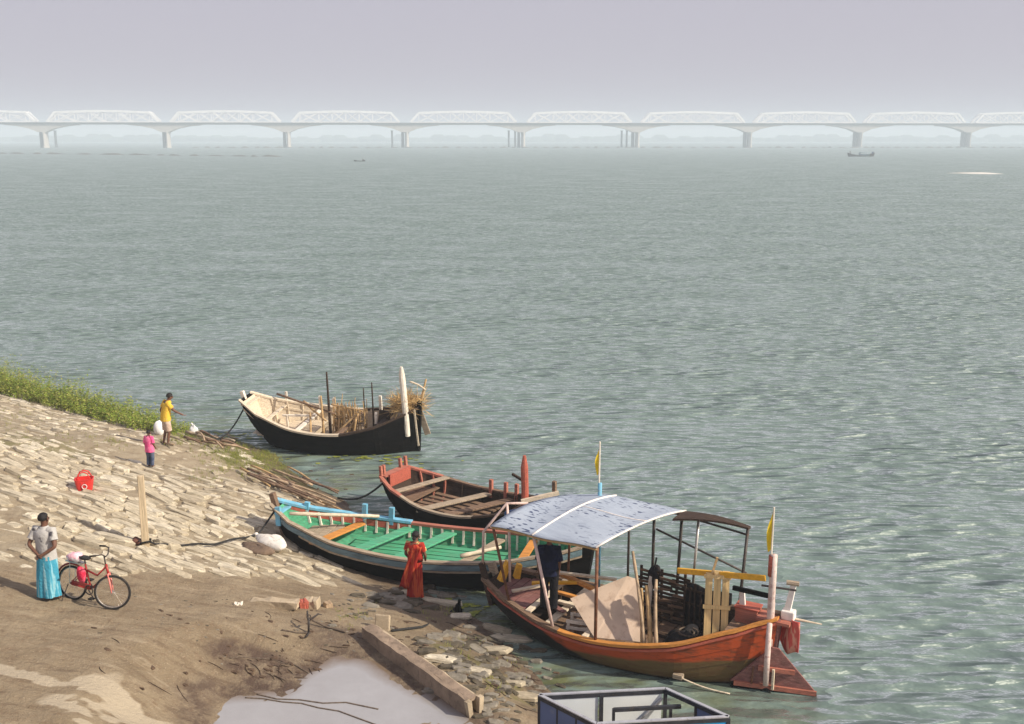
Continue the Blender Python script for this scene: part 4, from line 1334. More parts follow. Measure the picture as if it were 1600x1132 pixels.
# leaning plywood sheet near side
def quad_slab(name, label, cat, pts, t, m, group=None):
    w = [Vector(p) for p in pts]
    nrm = (w[1] - w[0]).cross(w[-1] - w[0]).normalized() * t
    o0 = w[0].copy()
    n = len(w)
    mb = MB().add([p - o0 for p in w] + [p - o0 + nrm for p in w], [tuple(range(n)), tuple(range(2 * n - 1, n - 1, -1))] + [(i, (i + 1) % n, n + (i + 1) % n, n + i) for i in range(n)])
    o = mb.build(name, m); o.location = o0
    return tag(o, label, cat, group)
quad_slab('plywood_sheet', 'big beige plywood sheet with a cut corner leaning inside the orange boat', 'board',
          [ob.W(-.08, -1.0, .58), ob.W(.86, -.70, .58), ob.W(.40, -.02, 1.50), ob.W(.2, -.1, 1.56), ob.W(-.74, -.72, 1.12)], .02, M['plywood'])
for k, (a, b, r, mt, lab) in enumerate((((.95, -.95, .55), (.38, -.3, 2.2), .035, 'old_bamboo', 'tall pale bamboo pole leaning right of the plywood sheet'),
                          ((1.05, -.93, .6), (.72, -.4, 1.6), .045, 'bamboo', 'stout bamboo pole leaning beside the plywood in the orange boat'),
                          ((1.18, -.95, .65), (.9, -.35, 1.75), .035, 'old_bamboo', 'thin bamboo pole farthest right of those beside the plywood'),
                          ((.88, -.9, .55), (.6, -.35, 1.5), .04, 'bamboo', 'short bamboo pole against the right edge of the plywood'))):
    pole(ob.W(*a), ob.W(*b), r, r * .8, M[mt], 'bamboo_pole', lab, bend=.03)
bag = thing('dark_bundle', 'dark cloth bundle hanging on a canopy post above the plywood', 'bundle', ob.W(.38, .9, 1.0), 0)
def lump(name, m, parent, c, r, seed, n=10, amp=.25, flat=1.0):
    mb = MB()
    rr = random.Random(seed)
    vs_ = []
    ph = [rr.uniform(0, 6) for _ in range(6)]
    for i in range(n + 1):
        th = PI * i / n
        for k in range(n * 2):
            a = PI * k / n
            q = 1 + amp * (math.sin(2 * a + ph[0]) * math.sin(2 * th + ph[1]) * .5 + math.sin(3 * a + ph[2]) * math.sin(3 * th) * .35 + math.sin(5 * a + ph[3] + 2 * th) * .15)
            vs_.append((c[0] + r[0] * q * math.sin(th) * math.cos(a), c[1] + r[1] * q * math.sin(th) * math.sin(a), c[2] + r[2] * q * math.cos(th)))
    w = n * 2
    mb.add(vs_, [(i * w + k, i * w + (k + 1) % w, (i + 1) * w + (k + 1) % w, (i + 1) * w + k) for i in range(n) for k in range(w)])
    return mb.build(name, m, parent, smooth=True)
M['black_cloth'] = cloth('black_cloth', (.018, .017, .019), (.04, .03, .03))
lump('bag_body', M['black_cloth'], bag, (0, 0, .22), (.14, .14, .22), 4)
MB().tube([(0, 0, .4), (.03, .0, .62)], .02, 6).build('strap', M['dark_rope'], bag)
for k, (x, y, h, lab) in enumerate(((-.05, .85, 1.1, 'left white stake beyond the plywood in the orange boat'), (.3, .8, 1.25, 'right white stake beyond the plywood in the orange boat'))):
    pole(ob.W(x, y, .3), ob.W(x + .05, y, h), .05, .045, M['white_wood'], 'white_stake', lab, 'stake')
# yellow and orange beams lying in the fore part
for k, (a, b, w, mt, lab) in enumerate((((-1.9, .75, .92), (-.25, .35, .78), .12, 'orange_wood', 'orange beam lying lengthwise at the far side behind the dark clad person'),
                       ((-1.5, .2, .72), (-.1, .15, .68), .1, 'orange_wood', 'orange beam lying nearer, right of the dark clad person'),
                       ((-1.7, .55, .98), (-.4, .75, 1.02), .09, 'pale_wood', 'pale beam crossing over the orange beams'),
                       ((-1.3, -.15, .70), (-.3, -.1, .66), .1, 'pale_wood', 'pale plank lying in front of the orange beams'),
                       ((-2.1, .2, .78), (-1.2, .55, .86), .1, 'yellow_paint', 'short yellow beam beside the bow cleats'))):
    o = MB().bar(Vector((0, 0, 0)), ob.W(*b) - ob.W(*a), w, w * .6).build('beam', M[mt], bevel=.01); o.location = ob.W(*a); tag(o, lab, 'beam')
# low inner crates near side fore
cr = thing('wooden_crate', 'small white slatted crate on the floor before the dark clad person', 'crate', ob.W(-.55, -.55, .27), ob.o.rotation_euler.z + .2)
for x in (-.25, .25):
    for y in (-.15, .15): MB().box((x, y, .2), (.05, .05, .4)).build('post', M['white_wood'], cr)
for z in (.1, .25, .38):
    for y in (-.17, .17): MB().box((0, y, z), (.58, .02, .06)).build('slat', M['white_wood'], cr)
# plank door panel
pd = thing('wooden_pallet', 'yellowish pallet of upright planks standing at the stern end of the orange boat', 'pallet', ob.W(2.12, -.38, .66), 0)
pd.rotation_euler = (math.radians(-8), 0, ob.o.rotation_euler.z + .35)
for k in range(3):
    MB().box((-.155 + k * .155, 0, .74), (.13, .03, 1.46 - .1 * (k == 0))).build('plank', M['yellow_ply'], pd)
for z in (.08, .78, 1.36): MB().box((0, -.03, z), (.5, .03, .07)).build('batten', M['yellow_ply'], pd)
MB().bar((-.1, 0, 1.42), (-.02, 0, 1.72), .06, .04).build('peg', M['bamboo'], pd)
o = MB().bar((0, 0, 0), ob.W(2.95, -.2, 2.17) - ob.W(1.25, -.15, 1.93), .05, .11).build('yellow_beam', M['yellow_paint'], bevel=.008); o.location = ob.W(1.25, -.15, 1.93)
tag(o, 'long yellow beam running level from the plank panel to the stern mast', 'beam')
rbx = thing('red_box', 'faded red board box beside the plank panel at the stern', 'box', ob.W(2.58, .1, 1.0), ob.o.rotation_euler.z)
MB().box((0, 0, .2), (.42, .3, .4)).build('box_body', M['brick_red'], rbx, bevel=.01)
MB().box((0, 0, .415), (.46, .34, .03)).build('lid', M['red_paint'], rbx, bevel=.005)
# stern gear
SX = 3.06
pw = mat('mast_paint', (.62, .5, .45), .6, .15, 6, .4, (.3, .08, .06), .15)
ob.part('stern_mast', MB().tube([(SX, -.12, .15), (SX, -.12, 1.3), (SX, -.12, 2.05), (SX, -.12, 2.62)], [.075, .07, .065, .06], 10), pw, smooth=True)
ob.part('mast_cap', MB().tube([(SX - .03, -.12, 2.2), (SX - .03, -.12, 2.6)], .066, 10), M['red_paint'], smooth=True)
ob.part('flag_staff', MB().tube([(SX - .05, -.12, 2.4), (SX - .05, -.12, 3.52)], .016, 6), M['white_wood'])
def flag(x, y, z0, z1, w, parentboat, lean=0):
    mb = MB(); vs_ = []
    for i in range(9):
        t = i / 8
        z = z0 + (z1 - z0) * t
        ww = w * (math.sin(PI * min(1, .15 + t * .85)) * .6 + .4 * (1 - t))
        vs_ += [(x - .005, y, z), (x - ww * .5, y + .03 * math.sin(6 * t), z - .04), (x - ww, y + .05 * math.cos(5 * t), z - .07)]
    vb = [(a, b + .006, c) for a, b, c in vs_]
    fs = [(i * 3 + j, i * 3 + 3 + j, i * 3 + 4 + j, i * 3 + 1 + j) for i in range(8) for j in range(2)]
    mb.add(vs_ + vb, fs + [tuple(q + 27 for q in f) for f in fs])
    return parentboat.part('flag', mb, M['yellow_flag'], smooth=True)
flag(SX - .06, -.12, 2.70, 3.5, .11, ob)
# second flag beyond the canopy on a teal and white staff
SX2 = -.95
ob.part('flag_mast', MB().tube([(SX2, 1.05, .5), (SX2, 1.05, 2.95)], [.05, .045], 8), M['blue_paint'], smooth=True)
ob.part('flag_staff', MB().tube([(SX2 - .02, 1.05, 2.7), (SX2 - .02, 1.05, 3.85)], .016, 6), M['white_wood'])
flag(SX2 - .03, 1.05, 3.15, 3.76, .10, ob)
ob.part('crossbar', MB().bar((SX - .75, -.05, 1.78), (SX + .02, -.12, 1.80), .06, .08), M['black_hull'])
ob.part('crossbar', MB().tube([(SX - .2, -.12, 1.98), (SX + .42, -.05, 1.99)], .02, 6), M['dark_metal'])
ob.part('stern_stake', MB().bar((SX - .55, .05, 1.05), (SX - .62, .1, 1.72), .13, .07, taper=.7), M['white_paint'])
ob.part('stern_stake', MB().bar((SX + .22, .12, 1.35), (SX + .32, .14, 2.0), .12, .1, taper=.8), M['white_paint'])
ob.part('stern_block', MB().box((SX + .27, .1, 1.42), (.24, .2, .18)), M['white_paint'], bevel=.02)
ob.part('stake_head', MB().tube([(SX + .2, .1, 2.04), (SX + .42, .14, 2.04)], .05, 8), M['grey_wood'])
ob.part('stern_deck', MB().box((SX + .05, .02, 1.32), (.62, .38, .06)), M['brick_red'])
ob.part('stern_peg', MB().tube([(SX + .3, .1, 1.36), (SX + .85, .25, 1.30)], [.025, .012], 6), M['pale_wood'])
# stern post plank
ob.part('stern_post', MB().bar((SX - .02, -.0, -.2), (SX + .12, .0, 1.36), .12, .22, up=(0, 1, 0)), M['maroon'])
# hanging cloths on the far quarter
M['red_cloth'] = cloth('red_cloth', (.60, .11, .09), (.72, .36, .26), 5, .5, (2, 2, .5))
hc = MB()
rows = []
for k in range(11):
    t = k / 10
    for j in range(6):
        z = 1.38 - .72 * j / 5 * (1 - .35 * abs(t - .5))
        rows.append((SX + .10 + .42 * t, .22 - .30 * t + .05 * math.sin(7 * t + j * .4), z))
hc.add(rows, [(k * 6 + j, k * 6 + 6 + j, k * 6 + 7 + j, k * 6 + 1 + j) for k in range(10) for j in range(5)])
o = hc.build('hanging_cloth', M['red_cloth'], smooth=True); so = o.modifiers.new('thick', 'SOLIDIFY'); so.thickness = .012
o.location = ob.o.location; o.rotation_euler = ob.o.rotation_euler
tag(o, 'faded red cloth hanging over the stern of the orange boat', 'cloth')
# rudder: tall triangle of boards
RD = Vector((SX + .02, -.24, 0))
yaw_r = -ob.o.rotation_euler.z - .20
Rm = Matrix.Rotation(yaw_r, 3, 'Z')
def rp(x, z, y=0): return RD + Rm @ Vector((x * 1.06, y, 0)) + Vector((0.05, 0, z - .13))
blade = MB()
def slab(pts, t):
    n = len(pts)
    A = [rp(x, z, -t / 2) for x, z in pts]; B = [rp(x, z, t / 2) for x, z in pts]
    return A + B, [tuple(range(n)), tuple(range(2 * n - 1, n - 1, -1))] + [(i, (i + 1) % n, n + (i + 1) % n, n + i) for i in range(n)]
blade.add(*slab([(-.66, .26), (.78, .20), (.14, .98), (.02, 1.0)], .05))
rud = ob.part('rudder_blade', blade, M['maroon'])
for (a, b) in (((-.6, .24), (.80, .18)), ((-.2, .58), (.42, .56))):
    MB().bar(rp(a[0], a[1], -.045), rp(b[0], b[1], -.045), .05, .085).build('batten', M['brick_red'], rud)
low = MB(); low.add(*slab([(-.78, -.25), (1.05, -.25), (.78, .18), (-.62, .22)], .055)); low.build('lower_board', M['black_hull'], rud)
MB().tube([rp(-.3, .27, -.08), rp(-.28, .62, -.08)], .018, 6).build('rod', M['rust'], rud)
MB().torus(rp(-.05, .1, -.07), .09, .02, 'y', 14, 6).build('ring', M['dark_rope'], rud)
MB().bar(rp(.06, .2, -.09), rp(.06, .6, -.09), .04, .05).build('rod', M['pale_wood'], rud)
# side bracket and line on the near hull
qb = ob.pt(.74, .62, -1)
ob.part('hull_bracket', MB().box(qb + Vector((0, -.06, 0)), (.18, .12, .08)), M['grey_wood'])
rope([ob.W(qb.x + .05, qb.y - .1, qb.z), ob.W(SX - .5, -.75, .02)], .014, M['pale_wood'], 'thin pale line from the orange hull down to the water', sag=.04)
# more clutter in the orange boat
for k, (a, b, w, h, mt, lb) in enumerate((((-.9, .25, .52), (-.2, .5, .56), .14, .03, 'pale_wood', 'loose pale plank lying behind the slatted crate'),
                              ((-1.7, -.2, .70), (-1.0, -.45, .66), .12, .03, 'maroon', 'maroon plank lying near the feet of the dark clad person'),
                              ((.3, .3, .32), (1.5, .1, .36), .1, .06, 'dark_wood', 'dark plank lying on the floor before the woven screen'),
                              ((.9, -.2, .32), (1.7, .35, .42), .05, .04, 'pale_wood', 'thin pale batten lying on the floor of the orange boat'),
                              ((-2.3, -.3, .75), (-1.75, .3, .8), .1, .04, 'pale_wood', 'pale plank lying across the maroon foredeck'))):
    o = MB().bar(Vector((0, 0, 0)), ob.W(*b) - ob.W(*a), w, h).build('plank', M[mt], bevel=.006); o.location = ob.W(*a); tag(o, lb, 'plank')
hp = thing('dark_heap', 'dark heap of nets on the floor before the woven screen in the orange boat', 'nets', ob.W(1.35, .15, .28), 0)
lump('net_heap', M['black_cloth'], hp, (0, 0, .1), (.42, .3, .2), 44, n=14, amp=.5)
for k in range(3):
    MB().torus((.05 * k - .05, -.03 * k, .26 + .02 * k), .13 + .03 * k, .018, 'z', 18, 5).build('rope_coil', M['rope'], hp)
tp = MB(); rows = []
for i in range(9):
    for j in range(5):
        rows.append((i * .12, .04 * math.sin(i * 1.3 + j), .95 - .22 * j + .03 * math.sin(i * .9)))
tp.add(rows, [(i * 5 + j, i * 5 + 5 + j, i * 5 + 6 + j, i * 5 + 1 + j) for i in range(8) for j in range(4)])
o = tp.build('interior_shade_sheet', M['black_cloth'], smooth=True); so = o.modifiers.new('thick', 'SOLIDIFY'); so.thickness = .015  # sheet added to put dark interior shade behind the pallet
o.location = ob.W(1.1, .80, .3); o.rotation_euler = ob.o.rotation_euler
tag(o, 'black sheet added as dark interior shade behind the pallet in the orange boat', 'tarpaulin')
ob.part('rudder_stock', MB().tube([rp(-.06, .28, -.10), rp(-.06, .8, -.10), rp(-.05, 1.5, -.08)], [.05, .055, .05], 9), pw, smooth=True)

# ------------------------------------------------------------------ stone pitching
def stone_mats():
    out = []
    for i, c in enumerate(((0.49, 0.435, 0.325), (0.44, 0.385, 0.28), (0.56, 0.505, 0.39), (0.39, 0.335, 0.24))):
        out.append(mat('pitching_stone_%d' % i, c, 0.9, 0.3, 5, 0.35, (0.17, 0.12, 0.07), 0.6, 22))
    return out
SM = stone_mats()


def stone_mesh(rr, n=8):
    """a low flat stone, unit size about 1 x 1 x 1, crown uneven"""
    ang = sorted([2 * PI * (k + rr.uniform(-.28, .28)) / n for k in range(n)])
    vs_ = []
    for lev, (sc, z) in enumerate(((1.0, -0.5), (1.0, 0.18), (0.86, 0.5))):
        for a in ang:
            sq = 1 / max(abs(math.cos(a)), abs(math.sin(a))) ** 0.75
            r = 0.5 * sc * sq * rr.uniform(.90, 1.06)
            vs_.append((r * math.cos(a), r * math.sin(a), z + (rr.uniform(-.16, .16) if lev else 0)))
    fs = []
    for l in range(2):
        for k in range(n):
            fs.append((l * n + k, l * n + (k + 1) % n, (l + 1) * n + (k + 1) % n, (l + 1) * n + k))
    vs_.append((0, 0, 0.55))
    for k in range(n):
        fs.append((2 * n + k, 2 * n + (k + 1) % n, 3 * n))
    return vs_, fs


rr = random.Random(21)
proto = []
for k in range(14):
    v_, f_ = stone_mesh(rr)
    me_ = bpy.data.meshes.new('stone')
    me_.from_pydata(v_, [], f_); me_.materials.append(SM[k % 4]); me_.update()
    proto.append((me_, v_, f_))
cands = []
row = -10.0
ri = 0
org = Vector((-8.0, 21.0, 0))
while row < 17:
    rh = rr.uniform(0.17, 0.32)
    s_ = -22.0 + rr.uniform(0, .6)
    while s_ < 12:
        ln = rr.choice([rr.uniform(.3, .7), rr.uniform(.6, 1.4)])
        p_ = org + E_ROW * (s_ + ln / 2) + N_ROW * row
        p_ += N_ROW * (0.35 * math.sin(0.35 * s_ + ri * .2))
        cands.append((p_.x, p_.y, ln, rh))
        s_ += ln + rr.uniform(-.03, 0.05)
    row += rh * rr.uniform(.86, 1.0)
    ri += 1
CX = np.array([c[0] for c in cands]); CY = np.array([c[1] for c in cands])
CD = shore_dist(CX, CY); CP = pitched(CX, CY); CZ = height(CX, CY)
bury = fbm(CX * 0.35, CY * 0.35, 77)
E2 = height(CX + .3 * E_ROW.x, CY + .3 * E_ROW.y) - height(CX - .3 * E_ROW.x, CY - .3 * E_ROW.y)
N2 = height(CX + .3 * N_ROW.x, CY + .3 * N_ROW.y) - height(CX - .3 * N_ROW.x, CY - .3 * N_ROW.y)
keep = []
for i, (x, y, ln, rh) in enumerate(cands):
    if CP[i] < 0.35 or CD[i] > 13 or CD[i] < .9: continue
    if x < -0.56 * y - 1.5: continue
    sink = (bury[i] - 0.5) * 0.16 + rr.uniform(-.022, .05) + (1 - CP[i]) * 0.05
    if sink > 0.075: continue
    if rr.random() < 0.05: continue
    keep.append((i, sink))
def project_size(i):
    x, y, ln, rh = cands[i]
    return ln * rh / (y * y)
keep.sort(key=lambda k: -project_size(k[0]) * (0.4 if k[1] > .02 else 1))
stuff = MB()
yawE = math.atan2(E_ROW.y, E_ROW.x)
for n_, (i, sink) in enumerate(keep):
    x, y, ln, rh = cands[i]
    me_, v_, f_ = proto[rr.randrange(len(proto))]
    th = rr.uniform(0.12, 0.17)
    z = CZ[i] + rr.uniform(.012, .038) - th * .5 - sink
    rot = Euler((math.atan(N2[i] / .6) + rr.uniform(-.07, .07), -math.atan(E2[i] / .6) + rr.uniform(-.05, .05), yawE + rr.uniform(-.14, .14)))
    if n_ < 300:
        o = bpy.data.objects.new('stone', me_)
        COL.objects.link(o); o.parent = ground
        o.location = (x, y, z); o.rotation_euler = rot; o.scale = (ln, rh, th)
    else:
        Mx = Matrix.LocRotScale(Vector((x, y, z)), rot, Vector((ln, rh, th)))
        stuff.add([Mx @ Vector(q) for q in v_], f_, rr.randrange(4))
o = stuff.build('stones', SM, ground)
o['kind'] = 'stuff'
print('stones', len(keep))

# rubble along the foot of the bank, between the boats
M['rubble'] = mat('rubble', (0.095, 0.08, 0.058), 0.9, 0.5, 6, 0.5, (0.08, 0.07, 0.035), .6, 20)
M['pale_rubble'] = mat('pale_rubble', (0.20, 0.18, 0.145), 0.9, 0.3, 6, 0.4, (0.14, 0.12, 0.08), .6, 20)
rub = MB()
def scatter(cx, cy, sx, sy, n, smin, smax, ang=-.2, flat=.17):
    for k in range(n):
        px, py = cx + rr.gauss(0, sx), cy + rr.gauss(0, sy)
        p_ = G(px, py)
        v_, f_ = proto[rr.randrange(len(proto))][1:]
        ln = rr.uniform(smin, smax)
        Mx = Matrix.LocRotScale(p_ + Vector((0, 0, ln * .04)), Euler((rr.uniform(-.15, .15), rr.uniform(-.15, .15), ang + rr.uniform(-.5, .5))), Vector((ln, ln * rr.uniform(.3, .6), ln * flat)))
        rub.add([Mx @ Vector(q) for q in v_], f_, rr.randrange(2))
scatter(650, 935, 45, 9, 40, .12, .5)
scatter(740, 1010, 40, 16, 70, .1, .4)
scatter(770, 1055, 45, 18, 90, .1, .38)
scatter(790, 1095, 35, 18, 60, .08, .3)
scatter(560, 955, 30, 14, 30, .06, .2)
scatter(430, 1000, 160, 30, 60, .03, .09)
scatter(250, 960, 140, 30, 40, .03, .08)
o = rub.build('rubble', [M['rubble'], M['pale_rubble']], ground); o['kind'] = 'stuff'
for k, (px, py, ln, wd_, yw, lab) in enumerate(((690, 943, 1.0, .28, -.15, 0), (640, 930, .6, .3, -.3, 0), (690, 1032, .62, .2, -.1, 0), (775, 985, .7, .25, -.4, 0), (800, 1000, .9, .25, -.1, 0), (770, 1018, .8, .25, -.1, 0), (720, 965, .5, .2, .1, 0), (815, 1090, .7, .22, -.1, 0), (750, 1052, .45, .2, -.2, 0), (800, 1070, .5, .18, -.1, 0))):
    p_ = G(px, py)
    o = bpy.data.objects.new('stone', proto[k % 14][0]); COL.objects.link(o); o.parent = ground
    o.location = p_ + Vector((0, 0, .03)); o.rotation_euler = (rr.uniform(-.1, .1), rr.uniform(-.1, .1), yw); o.scale = (ln, wd_, .07)

# ------------------------------------------------------------------ weeds and grass
def leaf_mat(name, c, c2):
    m, nt, N, L, P = new_mat(name)
    tc = N.new('ShaderNodeTexCoord'); n = N.new('ShaderNodeTexNoise'); n.inputs['Scale'].default_value = 3.0; n.inputs['Detail'].default_value = 6
    L.new(tc.outputs['Object'], n.inputs['Vector'])
    r = N.new('ShaderNodeMapRange'); r.inputs[1].default_value = .35; r.inputs[2].default_value = .65; L.new(n.outputs['Fac'], r.inputs[0])
    mx = N.new('ShaderNodeMix'); mx.data_type = 'RGBA'; mx.inputs[6].default_value = (*c, 1); mx.inputs[7].default_value = (*c2, 1)
    L.new(r.outputs[0], mx.inputs['Factor']); L.new(mx.outputs[2], P.inputs['Base Color'])
    P.inputs['Roughness'].default_value = .55; P.inputs['Specular IOR Level'].default_value = .25
    return m
M['leaf'] = leaf_mat('weed_leaf', (.10, .17, .02), (.27, .33, .05))
M['leaf2'] = leaf_mat('weed_leaf_dry', (.22, .25, .05), (.40, .38, .11))
M['grass'] = leaf_mat('bank_grass', (.15, .19, .03), (.29, .31, .07))


def foliage(name, spots, label, cat, mats, kind='stuff', parent=None):
    """spots: (x, y, z, height, spread, stems)"""
    V, F, MI = [], [], []
    rnd = random.Random(5)
    for (x, y, z, h, sp, ns) in spots:
        for s in range(ns):
            bx, by = x + rnd.gauss(0, sp * .45), y + rnd.gauss(0, sp * .45)
            hh = h * rnd.uniform(.5, 1.15)
            lean = Vector((rnd.gauss(0, .3), rnd.gauss(0, .3), 1)).normalized()
            for l in range(rnd.randint(5, 9)):
                t = rnd.uniform(.12, 1.0)
                c = Vector((bx, by, z)) + lean * hh * t
                a = rnd.uniform(0, 2 * PI)
                d = Vector((math.cos(a), math.sin(a), rnd.uniform(-.3, .9))).normalized()
                ll = rnd.uniform(.07, .17) * (1.15 - .4 * t) * min(1, h / .5)
                sd = d.cross(Vector((0, 0, 1))).normalized() * ll * .26
                o_ = len(V)
                tip = c + d * ll - Vector((0, 0, ll * .25))
                V += [c, c + d * ll * .5 + sd, tip, c + d * ll * .5 - sd]
                F.append((o_, o_ + 1, o_ + 2, o_ + 3)); MI.append(0 if rnd.random() < .72 else 1)
            # stem
            o_ = len(V); top = Vector((bx, by, z)) + lean * hh
            V += [Vector((bx - .006, by, z - .03)), Vector((bx + .006, by, z - .03)), top]
            F.append((o_, o_ + 1, o_ + 2)); MI.append(1)
    mb = MB(); mb.v = [tuple(p) for p in V]; mb.f = F; mb.m = MI
    o = mb.build(name, mats, parent)
    if label: tag(o, label, cat, kind=kind)
    else: o['kind'] = kind
    return o


spots = []
shore_w = [Vector((a, b)) for a, b in SHORE[3:8]]
rnd = random.Random(9)
for a, b in zip(shore_w[:-1], shore_w[1:]):
    d = b - a; nrm = Vector((d.y, -d.x)).normalized()      # towards land
    if nrm.x + nrm.y > 0: nrm = -nrm
    for k in range(int(d.length * 34)):
        t = rnd.random()
        off = rnd.uniform(-.25, 1.75)
        q = a + d * t + nrm * off
        if q.y > 46: continue
        fade = 1.0
        if q.x > -11.6: fade = max(0, 1 - (q.x + 11.6) / 1.6)
        if fade <= 0.05: continue
        far = min(1, max(0, (-q.x - 10) / 7))
        h = (0.5 + .65 * far) * (.6 + .9 * float(vnoise(np.array([q.x * 1.1]), np.array([q.y * 1.1]), 5)[0])) * rnd.uniform(.6, 1.3) * fade * (1 - .5 * abs(off - .6) / 1.6)
        spots.append((q.x, q.y, max(0, gz(q.x, q.y)), h, .28, 5))
foliage('shore_weeds', spots, 'dense strip of green leafy weeds along the top edge of the bank', 'weeds', [M['leaf'], M['leaf2']])
spots = []
for px, py, sx, sy, n, h in ((385, 718, 34, 14, 260, .11), (350, 700, 30, 8, 70, .12), (300, 688, 30, 6, 50, .14), (40, 690, 60, 25, 70, .07), (120, 670, 30, 12, 40, .08), (20, 650, 30, 12, 40, .09), (170, 690, 15, 6, 20, .1), (330, 745, 20, 8, 30, .08), (740, 1010, 25, 12, 30, .07), (780, 1060, 20, 12, 25, .06), (690, 955, 25, 6, 20, .08), (545, 965, 14, 8, 18, .07), (420, 715, 20, 8, 60, .09)):
    for k in range(n):
        p_ = G(px + rnd.gauss(0, sx), py + rnd.gauss(0, sy))
        if float(shore_dist(np.array([p_.x]), np.array([p_.y]))[0]) < 0.02: continue
        spots.append((p_.x, p_.y, p_.z, h, .1, 4))
foliage('grass_tufts', spots, 'short yellow green grass tufts among the bank stones', 'grass', [M['grass'], M['leaf2']])

# floating weed at the water edge
fw = MB()
for k in range(140):
    px, py = rnd.choice([(rnd.gauss(560, 60), rnd.gauss(717, 6)), (rnd.gauss(370, 30), rnd.gauss(681, 4)), (rnd.gauss(720, 30), rnd.gauss(950, 8))])
    p_ = at(px, py, 0.012)
    if float(shore_dist(np.array([p_.x]), np.array([p_.y]))[0]) > 0: continue
    a = rnd.uniform(0, 3); r = rnd.uniform(.03, .14)
    fw.add([p_ + Vector((math.cos(a + t) * r * rnd.uniform(.6, 1.3), math.sin(a + t) * r * .6, rnd.uniform(0, .02))) for t in (0, 1.2, 2.4, 3.6, 5)], [(0, 1, 2, 3, 4)])
tag(fw.build('floating_weed', M['grass']), 'scraps of weed floating at the water edge by the boats', 'weed', kind='stuff')

# ------------------------------------------------------------------ sticks and poles on the bank
lab = 'long bamboo pole in the pile of poles between the green boat and the water'
for k in range(26):
    px, py = 450 + rr.gauss(0, 34), 764 + rr.gauss(0, 10)
    py = 735 + (px - 350) * .28 + rr.gauss(0, 7)
    p_ = G(px, py)
    ln = rr.uniform(.9, 2.6)
    a = math.atan2(-.62, .78) + rr.gauss(0, .16)
    d = Vector((math.cos(a), math.sin(a), 0)) * ln / 2
    z0 = max(gz(p_.x - d.x, p_.y - d.y), 0.02) + .05 + .16 * rr.random(); z1 = max(gz(p_.x + d.x, p_.y + d.y), .02) + .05 + .14 * rr.random()
    pole((p_.x - d.x, p_.y - d.y, z0), (p_.x + d.x, p_.y + d.y, z1), rr.uniform(.025, .045), rr.uniform(.018, .03), M[rr.choice(['bamboo', 'old_bamboo', 'old_bamboo', 'brown_wood'])], 'bamboo_pole', lab, 'pole', 'pile of poles by the green boat', bend=.04, n=6)
lab = 'weathered branch in the driftwood heap at the feet of the man in yellow'
for k in range(18):
    px, py = rr.choice([(rr.gauss(305, 18), rr.gauss(689, 5)), (rr.gauss(345, 20), rr.gauss(700, 6))])
    p_ = G(px, py)
    ln = rr.uniform(.5, 1.6)
    a = math.atan2(-.55, .83) + rr.gauss(0, .35)
    d = Vector((math.cos(a), math.sin(a), 0)) * ln / 2
    z0 = max(gz(p_.x - d.x, p_.y - d.y), 0.02) + .05 + .2 * rr.random(); z1 = max(gz(p_.x + d.x, p_.y + d.y), .02) + .05 + .15 * rr.random()
    pole((p_.x - d.x, p_.y - d.y, z0), (p_.x + d.x, p_.y + d.y, z1), rr.uniform(.03, .06), rr.uniform(.015, .03), M[rr.choice(['grey_wood', 'old_bamboo', 'brown_wood'])], 'branch', lab, 'branch', 'driftwood by the man in yellow', bend=.09, n=6)
# twigs and dark clods on the mud
tw = MB()
for k in range(230):
    px, py = rr.choice([(rr.uniform(130, 560), rr.uniform(955, 1080)), (rr.gauss(420, 50), rr.gauss(1040, 12)), (rr.gauss(600, 60), rr.gauss(985, 20)), (rr.gauss(760, 50), rr.gauss(1050, 35)), (rr.gauss(470, 60), rr.gauss(755, 16))])
    p_ = G(px, py)
    if k % 3:
        v_, f_ = proto[rr.randrange(len(proto))][1:]
        ln = rr.uniform(.03, .16)
        Mx = Matrix.LocRotScale(p_ + Vector((0, 0, .004)), Euler((0, 0, rr.gauss(-.35, .3))), Vector((ln, ln * rr.uniform(.25, .6), ln * .22)))
        tw.add([Mx @ Vector(q) for q in v_], f_, 1)
        continue
    p_.z += .012
    a = rr.gauss(-.4, .5); ln = rr.uniform(.06, .42)
    d = Vector((math.cos(a), math.sin(a), 0)) * ln
    sd = Vector((-d.y, d.x, 0)) * rr.uniform(-.2, .2)
    pts_ = []
    for t in (0, .3, .65, 1):
        q = p_ + d * t + sd * math.sin(PI * t); q.z = gz(q.x, q.y) + .008; pts_.append(q)
    tw.tube(pts_, [.004, .008, .007, .003], 4)
M['dark_clod'] = mat('dark_clod', (.10, .065, .042), .95, .4, 8, .3, (.05, .035, .025), .5, 30)
o = tw.build('twigs', [M['dark_wood'], M['dark_clod']], ground); o['kind'] = 'stuff'
for pts, lb in (([(385, 1092), (412, 1093), (440, 1099), (470, 1101), (500, 1110), (530, 1114), (560, 1124), (600, 1140)], 'dark track in the puddle drawn as a thin strand, the lower of two'), ([(400, 1087), (435, 1094), (470, 1096), (505, 1102), (540, 1102), (590, 1109)], 'dark track in the puddle drawn as a thin strand, the upper of two'),
                ([(362, 1031), (380, 1027), (400, 1029), (420, 1030), (440, 1037), (462, 1041), (482, 1052)], 'dark track in the mud left of the puddle drawn as a thin strand')):
    ps = []
    for a, b in pts:
        p_ = G(a + rr.uniform(-3, 3), b + rr.uniform(-1.5, 1.5)); p_.z = max(gz(p_.x, p_.y), PUD_Z) + .004; ps.append(p_)
    rope(ps, .013, M['rope'], lb)  # thin strands added to stand for dark tracks in the mud

